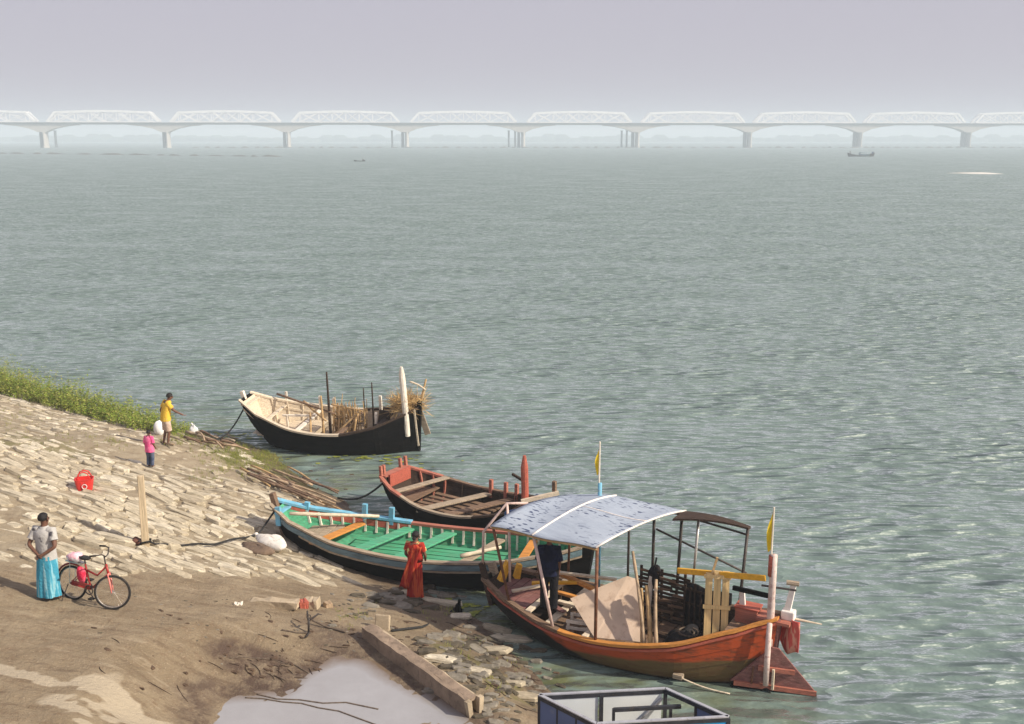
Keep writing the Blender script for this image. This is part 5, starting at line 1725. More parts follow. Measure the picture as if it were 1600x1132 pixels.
# ------------------------------------------------------------------ things on the bank
# wooden post with a rock at its foot
post = thing('wooden_post', 'tall weathered square mooring post standing on the stone bank', 'post', po, .3)
MB().box((0, 0, .78), (.15, .13, 1.66), taper=.85, jit=.012).build('shaft', M['post_wood'], post, bevel=.01)
MB().tube([(-.12, -.09, .1), (.12, -.1, .13), (.11, .1, .1), (-.11, .1, .12), (-.12, -.09, .16)], .022, 6).build('rope_loop', M['dark_rope'], post, smooth=True)
rk = thing('brown_rock', 'reddish brown rock at the left foot of the wooden post', 'rock', G(214, 851), .2)
M['rust_rock'] = mat('rust_rock', (.16, .07, .05), .9, .4, 8, .3, (.05, .03, .025), .6, 25)
lump('rock_body', M['rust_rock'], rk, (0, 0, .06), (.17, .1, .09), 3, amp=.4)
rk = thing('grey_rock', 'small grey rock at the right foot of the wooden post', 'rock', G(243, 853), .2)
lump('rock_body', M['rubble'], rk, (0, 0, .05), (.09, .08, .09), 8, amp=.4)

# white sack by the green bow
sk = thing('white_sack', 'slumped white sack on the stones beside the green bow', 'sack', G(423, 855), -.65)
lump('sack_body', M['white_sack'], sk, (0, 0, .13), (.5, .24, .15), 12, n=14, amp=.3)
MB().tube([(-.5, 0, .2), (-.6, .02, .16), (-.68, -.02, .06)], [.05, .03, .07], 7).build('sack_neck', M['white_sack'], sk, smooth=True)
sk2 = thing('brown_sack', 'flat grey brown sack lying left of the white sack', 'sack', G(402, 862), -.55)
M['brown_sack'] = mat('brown_sack', (.17, .12, .085), .95, .3, 6, .3, (.07, .05, .04), .6, 60)
lump('sack_body', M['brown_sack'], sk2, (0, 0, .07), (.55, .2, .11), 19, n=12, amp=.3)

# red shopping basket
bk = thing('red_basket', 'bright red plastic basket with handles on the stones', 'basket', G(133, 768), .25)
def basket():
    def ring(z, a, b):
        pts = []
        for k in range(24):
            t = 2 * PI * k / 24
            c, s = math.cos(t), math.sin(t)
            pts.append((a * abs(c) ** .5 * (1 if c >= 0 else -1), b * abs(s) ** .5 * (1 if s >= 0 else -1), z))
        return pts
    R = [ring(0, .15, .11), ring(.0, .16, .12), ring(.3, .215, .16), ring(.34, .23, .175), ring(.34, .205, .15), ring(.03, .15, .11)]
    vs_ = [p for r in R for p in r]
    fs = [(i * 24 + k, i * 24 + (k + 1) % 24, (i + 1) * 24 + (k + 1) % 24, (i + 1) * 24 + k) for i in range(5) for k in range(24)]
    fs += [tuple(range(24)), tuple(5 * 24 + k for k in range(24))]
    return MB().add(vs_, fs)
basket().build('tub', M['plastic_red'], bk)
for k in range(12):
    t = 2 * PI * (k + .5) / 12
    MB().bar((.165 * math.cos(t), .125 * math.sin(t), .03), (.215 * math.cos(t), .165 * math.sin(t), .29), .02, .02).build('rib', M['plastic_red'], bk)
for s in (-1, 1):
    MB().tube([(-.16, s * .13, .34), (-.10, s * .09, .48), (0, s * .07, .52), (.10, s * .09, .48), (.16, s * .13, .34)], .016, 6).build('handle', M['plastic_red'], bk, smooth=True)
MB().torus((0.02, -.158, .17), .055, .009, 'y', 18, 5).build('round_mark', M['plastic_white'], bk)

# concrete channel beam
A_, B_ = G(568, 1000), G(722, 1118)
A_.z = B_.z = min(A_.z, B_.z, .62)
d_ = (B_ - A_)
ch = thing('concrete_channel', 'fallen concrete channel beam lying beside the puddle', 'beam', (A_ + B_) / 2 + Vector((.12, .1, 0)), math.atan2(d_.y, d_.x))
CL = d_.length + .15
def weathered_box(c, s, nx=16, j=.012):
    mb = MB(); vs_ = []
    for i in range(nx + 1):
        x = c[0] - s[0] / 2 + s[0] * i / nx
        for a, b in ((-1, -1), (1, -1), (1, 1), (-1, 1)):
            vs_.append((x + rr.uniform(-j, j), c[1] + a * s[1] / 2 + rr.uniform(-j, j), c[2] + b * s[2] / 2 + rr.uniform(-j, j)))
    fs = [(i * 4 + k, i * 4 + (k + 1) % 4, i * 4 + 4 + (k + 1) % 4, i * 4 + 4 + k) for i in range(nx) for k in range(4)] + [(0, 3, 2, 1), (nx * 4, nx * 4 + 1, nx * 4 + 2, nx * 4 + 3)]
    return mb.add(vs_, fs)
weathered_box((0, -.1, .17), (CL, .08, .40)).build('side_wall', M['concrete'], ch)
weathered_box((0, .13, .13), (CL, .08, .36)).build('side_wall', M['pale_concrete'], ch)
weathered_box((0, .015, .33), (CL - .01, .16, .06)).build('top_slab', M['concrete'], ch)
e_ = MB()
for y0, y1 in ((-.11, -.06), (.14, .1)):
    e_.bar((CL / 2 + .03, y0, .36), (CL / 2 + .06, y1, -.12), .09, .10, up=(1, 0, 0), taper=.8)
e_.build('broken_end', M['pale_concrete'], ch)
sl = thing('concrete_slab', 'small pale concrete slab standing behind the end of the channel', 'slab', G(598, 982), -.2)
MB().box((0, 0, .1), (.3, .08, .34), rot=Euler((-.25, 0, 0)).to_matrix(), jit=.02).build('slab_body', M['pale_concrete'], sl, bevel=.02)

# broken kerb blocks
for k, (px, py, l, w, h, yw, mt, lb) in enumerate(((430, 946, .95, .22, .14, -.08, 'pale_concrete', 'long pale broken kerb block on the mud right of the bicycle'),
                                    (487, 948, .3, .24, .2, -.1, 'pale_concrete', 'short pale kerb block right of the long broken kerb'),
                                    (474, 950, .16, .2, .18, .5, 'red_paint', 'small reddish brick wedged between the two kerb blocks'),
                                    (372, 945, .16, .12, .07, .1, 'white_wood', 'small white brick bit lying alone left of the broken kerb'),
                                    (512, 948, .14, .14, .12, .6, 'old_bamboo', 'small brown lump of rubble at the right end of the broken kerb'))):
    t_ = thing('kerb_block', lb, 'block', G(px, py), yw)
    weathered_box((0, 0, h / 2 - .03), (l, w, h), 5, .02).build('block_body', M[mt], t_)

# grapnel anchor with its rope
an = thing('grapnel_anchor', 'black iron grapnel anchor standing on the mud near the channel', 'anchor', G(482, 990), .4)
MB().tube([(0, 0, -.03), (0.02, 0, .3)], .022, 7).build('shank', M['dark_metal'], an, smooth=True)
for a in (0, 1.4, 2.9, 4.3):
    c, s = math.cos(a), math.sin(a)
    MB().tube([(.015, 0, .26 if a < 2 else .02), (.1 * c, .1 * s, .30 if a < 2 else .01), (.2 * c, .2 * s, .36 if a < 2 else .03), (.27 * c, .27 * s, .33 if a < 2 else .10)], [.022, .02, .016, .006], 6).build('fluke', M['dark_metal'], an, smooth=True)
MB().torus((.02, 0, .34), .035, .01, 'y', 12, 5).build('ring', M['dark_metal'], an)
rope([G(488, 978) + Vector((0, 0, .12)), G(510, 982) + Vector((0, 0, .03)), G(540, 990) + Vector((0, 0, .03))], .02, M['rope'], 'rope end lying right of the grapnel anchor')
rope([G(440, 986) + Vector((0, 0, .02)), G(462, 990) + Vector((0, 0, .02)), G(480, 991) + Vector((0, 0, .02))], .016, M['rope'], 'rope end lying left of the grapnel anchor')
rope([G(612, 988) + Vector((0, 0, .03)), G(660, 982) + Vector((0, 0, .03)), at(690, 968, .06), at(715, 948, .1)], .025, M['dark_rope'], 'dark rope running down to the water between channel and green boat')
st_ = thing('mooring_stump', 'black stump at the water edge between green and orange boats', 'stump', at(716, 962, 0), 0)
lump('stump_body', M['black_hull'], st_, (0, 0, .06), (.09, .09, .2), 5, amp=.3)
MB().tube([(0, 0, .1), (.03, .02, .36)], [.05, .03], 7).build('stake', M['black_hull'], st_)

# blue kiosk at the bottom edge
ZT = 2.35
c0, c1, c2 = at(843, 1087, ZT), at(1040, 1077, ZT), at(1138, 1121, ZT)
kz = gz(*((c0 + c2) / 2).xy)
ks = thing('blue_kiosk', 'open topped kiosk of dark frames with blue and white panels at the bottom edge', 'kiosk', (c0.x, c0.y, kz), 0)
KX, KY = (c1 - c0), (c2 - c1)
kw, kd = KX.length, KY.length
def K(x, y, z): return KX * (x / kw) + KY * (-y / kd) + Vector((0, 0, z))   # the kiosk's plan is a skewed rectangle
def kbar(a, b, w, h, name, m): return MB().bar(K(*a), K(*b), w, h).build(name, m, ks)
def kpanel(xa, ya, xb, yb, z0, z1, name, m, t=.02):
    p, q = K(xa, ya, 0), K(xb, yb, 0); n = (q - p).cross(Vector((0, 0, 1))).normalized() * t / 2
    v = [p - n, q - n, q + n, p + n]
    return MB().add([a + Vector((0, 0, z)) for z in (z0, z1) for a in v], [(3, 2, 1, 0), (4, 5, 6, 7), (0, 1, 5, 4), (1, 2, 6, 5), (2, 3, 7, 6), (3, 0, 4, 7)]).build(name, m, ks)
KH = ZT - kz
M['kiosk_frame'] = mat('kiosk_frame', (.035, .037, .045), .45, .3, 8, .2, (.1, .08, .06), .05)
M['kiosk_white'] = mat('kiosk_white', (.66, .70, .70), .35, .06, 2, .15, (.45, .47, .45), .05)
M['kiosk_blue'] = mat('kiosk_blue', (.10, .14, .27), .45, .15, 3, .2, (.2, .22, .28), .05)
M['kiosk_cyan'] = mat('kiosk_cyan', (.03, .33, .66), .4, .12, 3, .1, (.2, .4, .55), .05)
M['kiosk_rim'] = mat('kiosk_rim', (.42, .43, .46), .4, .15, 8, .2, (.15, .13, .12), .05, metal=.3)
corners = [(0, 0), (kw, 0), (kw, -kd), (0, -kd)]
for x, y in corners: MB().box(K(x, y, KH / 2 - .3), (.05, .05, KH + .58)).build('post', M['kiosk_frame'], ks)
for (xa, ya), (xb, yb) in zip(corners, corners[1:] + corners[:1]):
    kbar((xa, ya, KH - .03), (xb, yb, KH - .03), .045, .055, 'top_rail', M['kiosk_frame'])
    kbar((xa, ya, KH + .012), (xb, yb, KH + .012), .05, .016, 'rim', M['kiosk_rim'])
    kbar((xa, ya, .15), (xb, yb, .15), .045, .05, 'bottom_rail', M['kiosk_frame'])
kpanel(.03, 0, kw * .46, 0, .2, KH - .07, 'panel', M['kiosk_white'])
kpanel(kw * .5, 0, kw * .97, 0, .2, KH - .07, 'panel', M['kiosk_white'])
MB().box(K(kw * .48, -.02, KH / 2), (.055, .05, KH - .07)).build('mullion', M['kiosk_frame'], ks)
for k in range(3):
    kpanel(0, -kd * (k + .03) / 3, 0, -kd * (k + .97) / 3, .2, KH - .07, 'panel', M['kiosk_blue'])
for k in (1, 2): MB().box(K(-.004, -kd * k / 3, KH / 2), (.035, .03, KH - .08)).build('mullion', M['kiosk_frame'], ks)
kpanel(kw, -kd * .52, kw, -kd * .96, .2, KH - .07, 'panel', M['kiosk_blue'])
MB().box(K(kw, -kd * .5, KH / 2), (.04, .05, KH - .1)).build('mullion', M['kiosk_frame'], ks)
kpanel(.03, -kd, kw - .03, -kd, KH - .27, KH - .06, 'fascia', M['kiosk_cyan'], .025)
for x in (kw * .45, kw * .9): MB().box(K(x, -kd * .3, KH / 2 - .05), (.04, .04, KH - .15)).build('inner_post', M['kiosk_frame'], ks)
kbar((kw * .45, -kd * .3, KH - .14), (kw * .98, -kd * .3, KH - .14), .045, .05, 'inner_rail', M['kiosk_frame'])
kbar((kw * .6, -.05, KH - .75), (kw * .95, -.05, KH - .12), .05, .02, 'brace', M['kiosk_rim'])

# ------------------------------------------------------------------ bicycle
pf, pr = G(171, 952), G(116, 938)
hd = (pf - pr); hd.z = 0
yawb = math.atan2(hd.y, hd.x)
WB = min(1.02, max(.9, hd.length))
bi = thing('bicycle', 'red bicycle with a pink fork and child sized frame parked on the mud', 'bicycle', (pr + pf) / 2, 0)
pit = -math.atan2(pf.z - pr.z, hd.length)
bi.rotation_euler = (math.radians(-6), pit, yawb)
RW = .33
def wheel(x, steer, name):
    w = MB().torus((0, 0, 0), RW - .022, .022, 'y', 40, 8).build('tyre', M['tyre'])
    w.parent = bi; w.name = name
    w.location = (x, 0, RW); w.rotation_euler = (0, 0, steer)
    MB().torus((0, 0, 0), RW - .045, .010, 'y', 40, 6).build('rim', M['chrome'], w)
    sp = MB()
    for k in range(28):
        a = 2 * PI * k / 28
        sp.tube([(0.02 * math.cos(a + 1.2), .02 * (-1) ** k, .02 * math.sin(a + 1.2)), ((RW - .045) * math.cos(a), 0, (RW - .045) * math.sin(a))], .0016, 3, cap=False)
    sp.build('spokes', M['chrome'], w)
    MB().tube([(0, -.05, 0), (0, .05, 0)], .022, 10).build('hub', M['chrome'], w)
    return w
ST = .42
wheel(-WB / 2, 0, 'wheel'); wheel(WB / 2, ST, 'wheel')
xb, xf = -WB / 2, WB / 2
BBk = Vector((xb + .42, 0, .29)); HT = Vector((xf - .17, 0, .80)); HB = Vector((xf - .10, 0, .66)); STp = Vector((xb + .27, 0, .74))
fm = MB()
fm.tube([BBk, STp], .017, 8); fm.tube([STp + Vector((.01, 0, -.1)), Vector((xb + .55, 0, .58)), HT + Vector((0, 0, -.02))], .019, 8)
fm.tube([BBk, HB], .021, 8); fm.tube([HT + Vector((0, 0, .03)), HB + Vector((0, 0, -.02))], .022, 8)
for s in (-1, 1):
    fm.tube([BBk + Vector((0, s * .03, 0)), (xb, s * .06, RW)], .010, 6)
    fm.tube([STp + Vector((0, s * .02, -.08)), (xb, s * .06, RW)], .009, 6)
fm.build('frame', M['bike_red'], bi, smooth=True)
fk = MB()
cs_, sn_ = math.cos(ST), math.sin(ST)
for s in (-1, 1):
    off = Vector((-sn_ * s * .05, cs_ * s * .05, 0))
    fk.tube([HB + off + Vector((0, 0, .0)), HB + off + Vector((.05 * cs_, .05 * sn_, -.2)), Vector((xf, 0, RW)) + off], [.016, .015, .010], 7)
fk.tube([HB + Vector((-sn_ * -.06, cs_ * -.06, 0)), HB + Vector((-sn_ * .06, cs_ * .06, 0))], .02, 7)
fk.build('fork', M['bike_pink'], bi, smooth=True)
hbm = MB()
hb0 = HT + Vector((-.05, 0, .17))
hbm.tube([HT, hb0], .014, 7)
def hv(y, x, z): return hb0 + Vector((x * cs_ - y * sn_, x * sn_ + y * cs_, z))
hbm.tube([hv(-.28, -.08, .10), hv(-.2, .02, .1), hv(-.07, .05, .02), hv(.07, .05, .02), hv(.2, .02, .1), hv(.28, -.08, .10)], .012, 7)
hbm.build('handlebar', M['dark_metal'], bi, smooth=True)
for s in (-1, 1): MB().tube([hv(s * .27, -.06, .10), hv(s * .30, -.17, .09)], .018, 7).build('grip', M['tyre'], bi, smooth=True)
sd_ = MB().loft([(STp + Vector((-.03, 0, .09)), .10, .05), (STp + Vector((-.02, 0, .115)), .135, .075), (STp + Vector((-.02, 0, .14)), .125, .065)], n=16)
sd_.tube([STp, STp + Vector((-.02, 0, .1))], .013, 7)
sd_.build('saddle', M['tyre'], bi, smooth=True)
cr_ = MB().torus(BBk + Vector((0, -.05, 0)), .085, .012, 'y', 20, 5)
cr_.tube([BBk + Vector((0, -.06, 0)), BBk + Vector((.12, -.07, -.12))], .012, 6); cr_.tube([BBk + Vector((0, .06, 0)), BBk + Vector((-.12, .07, .12))], .012, 6)
cr_.build('crank', M['dark_metal'], bi)
for s, dx in ((-1, .12), (1, -.12)): MB().box(BBk + Vector((dx, s * .12, -dx)), (.09, .09, .025)).build('pedal', M['tyre'], bi)
MB().box(BBk * .5 + Vector((xb, -.055, RW)) * .5 + Vector((0, 0, .03)), (.42, .02, .1)).build('chain_guard', M['bike_red'], bi, bevel=.01)
cry = MB()
for s in (-1, 1):
    cry.tube([(xb, s * .07, RW), (xb - .02, s * .07, .74), (xb + .25, s * .06, .74)], .007, 5)
cry.box((xb + .05, 0, .745), (.36, .13, .015))
cry.build('carrier', M['chrome'], bi)
MB().torus((xb, 0, RW), RW + .03, .02, 'y', 24, 6, a0=.5, a1=2.9).build('mudguard', M['bike_red'], bi, smooth=True)
MB().tube([(xb - .02, -.09, RW), (xb - .06, -.2, 0)], .009, 6).build('kickstand', M['dark_metal'], bi)
Mb_ = mat4(bi)
M['pink_cloth'] = cloth('pink_cloth', (.78, .45, .52), (.72, .66, .66), 9, .5)
M['red_bag'] = cloth('red_bag', (.55, .03, .07), (.72, .1, .16), 9, .5)
pb = thing('pink_bundle', 'pink and white cloth bundle tied on the bicycle carrier', 'bundle', Mb_ @ Vector((xb + .05, 0, .755)), yawb)
lump('bundle_body', M['pink_cloth'], pb, (0, 0, .08), (.17, .1, .09), 23, amp=.3)
rbg = thing('red_bag', 'small bright red bag hanging below the bicycle saddle', 'bag', Mb_ @ Vector((xb + .27, -.05, .42)), yawb)
lump('bag_body', M['red_bag'], rbg, (0, -.02, .14), (.1, .06, .15), 31, amp=.25)

# small far boats
def far_boat(px, py, Lm, label, cabin):
    p_ = at(px, py)
    t_ = thing('river_boat', label, 'boat', p_, .05)
    mb = MB(); n = 14; rows = []
    for i in range(n + 1):
        u = i / n; w = (math.sin(PI * min(1, max(0, u * .94 + .03))) ** .6) * Lm * .1; sh = Lm * (.05 + .09 * abs(2 * u - 1) ** 2.2)
        x = (u - .5) * Lm
        rows += [(x * .92, 0, -.2), (x, -w, sh), (x, -w * .8, sh * .85), (x, w * .8, sh * .85), (x, w, sh)]
    mb.add(rows, [(i * 5 + j, i * 5 + 5 + j, i * 5 + 5 + (j + 1) % 5, i * 5 + (j + 1) % 5) for i in range(n) for j in range(5)])
    mb.build('hull', M['dark_wood'], t_)
    if cabin:
        MB().loft([((Lm * .12, 0, .3), Lm * .2, Lm * .07), ((Lm * .12, 0, Lm * .10), Lm * .2, Lm * .07), ((Lm * .12, 0, Lm * .15), Lm * .18, Lm * .04)], n=12).build('cabin', M['teal_paint'], t_)
        for k in range(4): MB().box((Lm * (.0 + .07 * k), -Lm * .07, Lm * .11), (Lm * .03, .15, Lm * .03)).build('window', M['kiosk_white'], t_)
        MB().box((Lm * .42, 0, Lm * .12), (Lm * .05, Lm * .05, Lm * .1)).build('stern_house', M['navy_paint'], t_)
        MB().tube([(-Lm * .38, 0, Lm * .05), (-Lm * .4, 0, Lm * .2)], .2, 6).build('bow_mast', M['dark_wood'], t_)
    return t_
far_boat(1345, 245, 15.5, 'dark cabin boat far out on the river near the bridge, right side', True)
fb_ = far_boat(562, 252.5, 5, 'tiny dark rowing boat far out on the river left of centre', False)
MB().loft([((1.5, 0, .2), .2, .2), ((1.5, 0, .8), .25, .2), ((1.5, 0, 1.1), .15, .15)], n=8).build('cargo', M['dark_wood'], fb_)

# ------------------------------------------------------------------ people
def skin_mesh(name, pts, edges, rad, root):
    me_ = bpy.data.meshes.new(name)
    me_.from_pydata([tuple(p) for p in pts], edges, [])
    o = bpy.data.objects.new(name, me_)
    COL.objects.link(o)
    sk_ = o.modifiers.new('skin', 'SKIN')
    sk_.use_smooth_shade = True
    if not me_.skin_vertices:
        bpy.context.view_layer.objects.active = o
        bpy.ops.mesh.customdata_skin_add()
    for i, r in enumerate(rad):
        d_ = me_.skin_vertices[0].data[i]
        rx, ry = r if isinstance(r, tuple) else (r, r)
        d_.radius = (rx, ry); d_.use_root = (i == root)
    ss = o.modifiers.new('sub', 'SUBSURF'); ss.levels = 2; ss.render_levels = 2
    dg = bpy.context.evaluated_depsgraph_get()
    new = bpy.data.meshes.new_from_object(o.evaluated_get(dg))
    bpy.data.objects.remove(o)
    return new


J0 = dict(pelvis=(0, 0, .95), spine=(0, .01, 1.12), chest=(0, 0, 1.31), neck=(0, .01, 1.45), hbase=(0, .03, 1.515), head=(0, .025, 1.59), htop=(0, .015, 1.655),
          nose=(0, .125, 1.575),
          shR=(.17, 0, 1.385), elR=(.22, -.03, 1.12), wrR=(.22, .04, .89), haR=(.22, .06, .81),
          shL=(-.17, 0, 1.385), elL=(-.22, -.03, 1.12), wrL=(-.22, .04, .89), haL=(-.22, .06, .81),
          hiR=(.095, 0, .90), knR=(.1, .02, .49), anR=(.1, -.03, .09), toR=(.115, .15, .025),
          hiL=(-.095, 0, .90), knL=(-.1, .02, .49), anL=(-.1, -.03, .09), toL=(-.115, .15, .025))
RAD = dict(pelvis=(.125, .10), spine=(.12, .09), chest=(.14, .10), neck=.052, hbase=.062, head=.088, htop=.066, nose=.014, sh=.058, el=.042, wr=.028, ha=(.036, .018), hi=.085, kn=.055, an=.035, to=(.04, .022))
EDG = [('pelvis', 'spine'), ('spine', 'chest'), ('chest', 'neck'), ('neck', 'hbase'), ('hbase', 'head'), ('head', 'htop'), ('head', 'nose'),
       ('chest', 'shR'), ('shR', 'elR'), ('elR', 'wrR'), ('wrR', 'haR'), ('chest', 'shL'), ('shL', 'elL'), ('elL', 'wrL'), ('wrL', 'haL'),
       ('pelvis', 'hiR'), ('hiR', 'knR'), ('knR', 'anR'), ('anR', 'toR'), ('pelvis', 'hiL'), ('hiL', 'knL'), ('knL', 'anL'), ('anL', 'toL')]


def person(label, loc, yaw, h=1.68, pose=None, slim=1.0):
    k = h / 1.70
    J = {a: Vector(b) for a, b in J0.items()}
    for a, b in (pose or {}).items(): J[a] = Vector(b)
    names = list(J)
    t_ = thing('person', label, 'person', loc, yaw)
    rad = []
    for n_ in names:
        r = RAD.get(n_) or RAD[n_[:2]]
        r = r if isinstance(r, tuple) else (r, r)
        rad.append((r[0] * k * slim, r[1] * k * slim))
    pts = [J[n_] * k for n_ in names]
    me_ = skin_mesh('body', pts, [(names.index(a), names.index(b)) for a, b in EDG], rad, 0)
    bm = bmesh.new(); bm.from_mesh(me_)
    # fingers and ears joined into the same body mesh
    mb = MB()
    for s in ('R', 'L'):
        wr, ha = J['wr' + s] * k, J['ha' + s] * k
        d = (ha - wr).normalized()
        side = d.cross(Vector((0, 1, 0)));
        if side.length < .2: side = d.cross(Vector((1, 0, 0)))
        side.normalize(); nrm = side.cross(d)
        for i, (o_, ln) in enumerate(((-.028, .058), (-.010, .070), (.009, .066), (.027, .052))):
            b0 = ha + side * o_ * k + d * .012
            mb.tube([b0, b0 + d * ln * .5 * k + nrm * .006, b0 + d * ln * k + nrm * .026], [.009 * k, .0085 * k, .006 * k], 6)
        b0 = wr.lerp(ha, .45) - side * .03 * k
        mb.tube([b0, b0 - side * .025 * k + d * .03 * k, b0 - side * .03 * k + d * .06 * k], [.011 * k, .010 * k, .007 * k], 6)
    hx = J['head'] * k
    for s in (-1, 1): mb.tube([hx + Vector((s * .078 * k, -.005, .01)), hx + Vector((s * .098 * k, -.015, -.0)), hx + Vector((s * .09 * k, -.012, -.03))], [.02 * k, .016 * k, .008 * k], 6)
    me2 = bpy.data.meshes.new('tmp'); me2.from_pydata(mb.v, [], mb.f); bm.from_mesh(me2)
    bmesh.ops.recalc_face_normals(bm, faces=bm.faces)
    bm.to_mesh(me_); bm.free(); bpy.data.meshes.remove(me2)
    me_.polygons.foreach_set('use_smooth', [True] * len(me_.polygons))
    me_.materials.clear(); me_.materials.append(M['skin'])
    o = bpy.data.objects.new('body', me_); COL.objects.link(o); o.parent = t_
    # eyes and mouth as small dark marks on the face
    fdir = (J['nose'] - J['head']); fdir.z = 0; fdir.normalize(); fs_ = Vector((-fdir.y, fdir.x, 0))
    for s in (-1, 1):
        c = (J['head'] + fdir * .083 + fs_ * .032 * s + Vector((0, 0, .012))) * k
        MB().loft([(c + Vector((0, 0, -.008)), .006, .006), (c, .012, .012), (c + Vector((0, 0, .008)), .006, .006)], n=8).build('eye', M['hair'], o)
    c = (J['hbase'] + fdir * .066 + Vector((0, 0, .018))) * k
    MB().bar(c - fs_ * .022, c + fs_ * .022, .012, .008).build('mouth', M['rust'], o)
    # hair cap
    hc_ = MB(); vs_ = []; n1, n2 = 9, 20
    rnd_ = random.Random(hash(label) % 99)
    for i in range(n1 + 1):
        th = (PI * .60) * i / n1
        for j in range(n2):
            a = 2 * PI * j / n2
            dirv = Vector((math.sin(th) * math.cos(a), math.sin(th) * math.sin(a), math.cos(th)))
            front = max(0, Vector((dirv.x, dirv.y, 0)).dot(fdir))
            q = 1.0 + rnd_.uniform(-.03, .03)
            if th > PI * .36 and front > .45: q = .86           # leave the face bare
            vs_.append((J['head'] + Vector((0, 0, .022)) - fdir * .012) * k + Vector((dirv.x * .095, dirv.y * .104, dirv.z * .102)) * (1 - .16 * max(0, th - PI * .42)) * q * k)
    hc_.add(vs_, [(i * n2 + j, i * n2 + (j + 1) % n2, (i + 1) * n2 + (j + 1) % n2, (i + 1) * n2 + j) for i in range(n1) for j in range(n2)])
    hc_.build('hair', M['hair'], t_, smooth=True)
    return t_, J, k


def limb_cloth(t_, name, pts, radii, m, n=12, parent=None):
    return MB().tube(pts, radii, n, cap=False).build(name, m, parent or t_, smooth=True)


def folds(amp, nf, ph=0.0):
    return lambda i, a: 1 + amp * (i * .12) * (math.sin(nf * a + ph + .3 * i) * .6 + math.sin((nf * 2 + 1) * a + 1.3 * ph) * .4)


def shirt(t_, J, k, m, hem=.86, loose=1.0, name='shirt', slv=.6):
    C = lambda a: J[a] * k
    rings = [(C('pelvis') + Vector((0, 0, (hem - .95) * k)), .185 * k * loose, .14 * k * loose), (C('pelvis') + Vector((0, 0, .03)), .18 * k * loose, .135 * k * loose), (C('spine'), .17 * k * loose, .13 * k * loose),
             (C('chest') + Vector((0, 0, -.03)), .195 * k * loose, .135 * k), (C('chest') + Vector((0, 0, .07 * k)), .195 * k, .12 * k), (C('neck') + Vector((0, 0, -.045 * k)), .15 * k, .098 * k), (C('neck') + Vector((0, 0, -.012 * k)), .092 * k, .078 * k), (C('neck') + Vector((0, 0, .018 * k)), .066 * k, .066 * k)]
    b = MB().loft(rings, n=24, cap=False, fold=lambda i, a: 1 + .035 * math.sin(5 * a + i * 1.1) * (i < 4)).build(name, m, t_, smooth=True)
    for s in ('R', 'L'):
        sh, el = C('sh' + s), C('el' + s)
        inn = sh.lerp(C('chest') + Vector((0, 0, .05)), .35)
        MB().tube([inn, sh + Vector((0, 0, .012)), sh.lerp(el, slv * .5), sh.lerp(el, slv)], [.08 * k, .078 * k, .074 * k, .078 * k], 12, cap=False).build('sleeve', m, b, smooth=True)
    return b


# --- man beside the bicycle: grey T-shirt, turquoise wrap, hands behind his back
ST_GREY = cloth('grey_tshirt', (.44, .43, .41), (.07, .065, .075), 4.2, .64)
LUNGI = cloth('turquoise_wrap', (.055, .30, .43), (.26, .52, .60), 6, .55, (3.2, 3.2, .25))
pm = G(80, 938)
t_, J, k = person('person in grey T-shirt and turquoise wrap, hands behind the back, beside the red bicycle', pm, math.radians(-12), 1.68,
                  dict(elR=(.27, -.10, 1.12), wrR=(.06, -.20, .98), haR=(-.01, -.22, .94), elL=(-.27, -.10, 1.12), wrL=(-.06, -.19, 1.0), haL=(.0, -.215, .97), nose=(.06, .11, 1.575)))
shirt(t_, J, k, ST_GREY, .84, 1.06)
rings = [((0, 0, 1.0 * k), .165 * k, .13 * k), ((0, 0, .9 * k), .185 * k, .15 * k), ((0, 0, .7 * k), .195 * k, .155 * k), ((-.02, 0, .5 * k), .205 * k, .16 * k), ((-.03, .0, .3 * k), .215 * k, .165 * k), ((-.03, .0, .11 * k), .225 * k, .17 * k)]
MB().loft(rings, n=48, cap=False, fold=folds(.26, 6)).build('wrap_skirt', LUNGI, t_, smooth=True)

# --- man in yellow by the driftwood
YEL = cloth('yellow_shirt', (.72, .47, .06), (.66, .40, .045), 4, .5)
SHORTS = cloth('cream_shorts', (.58, .47, .38), (.5, .38, .3), 4, .5)
py_ = G(262, 697)
t_, J, k = person('person in yellow T-shirt and cream shorts reaching towards the driftwood', py_, math.radians(-58), 1.66,
                  dict(spine=(0, .02, 1.12), chest=(0, .06, 1.30), neck=(0, .11, 1.435), hbase=(0, .15, 1.49), head=(0, .175, 1.555), htop=(0, .17, 1.62), nose=(0, .27, 1.51),
                       shR=(.17, .06, 1.37), elR=(.24, .22, 1.15), wrR=(.26, .42, 1.02), haR=(.26, .49, .98), shL=(-.17, .06, 1.37), elL=(-.22, -.08, 1.12), wrL=(-.22, -.02, .88), haL=(-.21, .0, .80),
                       knR=(.09, .05, .49), anR=(.08, .0, .09), toR=(.09, .17, .03), knL=(-.1, -.0, .49), anL=(-.1, -.1, .09), toL=(-.11, .06, .03)))
shirt(t_, J, k, YEL, .83, 1.1)
b = MB().loft([((0, 0, .97 * k), .165 * k, .13 * k), ((0, 0, .88 * k), .185 * k, .145 * k), ((0, 0, .8 * k), .185 * k, .14 * k)], n=24, cap=False).build('shorts', SHORTS, t_, smooth=True)
for s in ('R', 'L'):
    hi, kn = J['hi' + s] * k, J['kn' + s] * k
    MB().tube([hi + Vector((0, 0, .02)), hi.lerp(kn, .4), hi.lerp(kn, .95)], [.105 * k, .105 * k, .1 * k], 14, cap=False).build('shorts_leg', SHORTS, b, smooth=True)
Mp = mat4(t_)
pg = thing('white_bag', 'white plastic bag on the driftwood before the person in yellow', 'bag', G(303, 682) + Vector((0, 0, .1)), .2)
lump('bag_body', M['plastic_white'], pg, (0, 0, .12), (.13, .11, .16), 14, amp=.35)
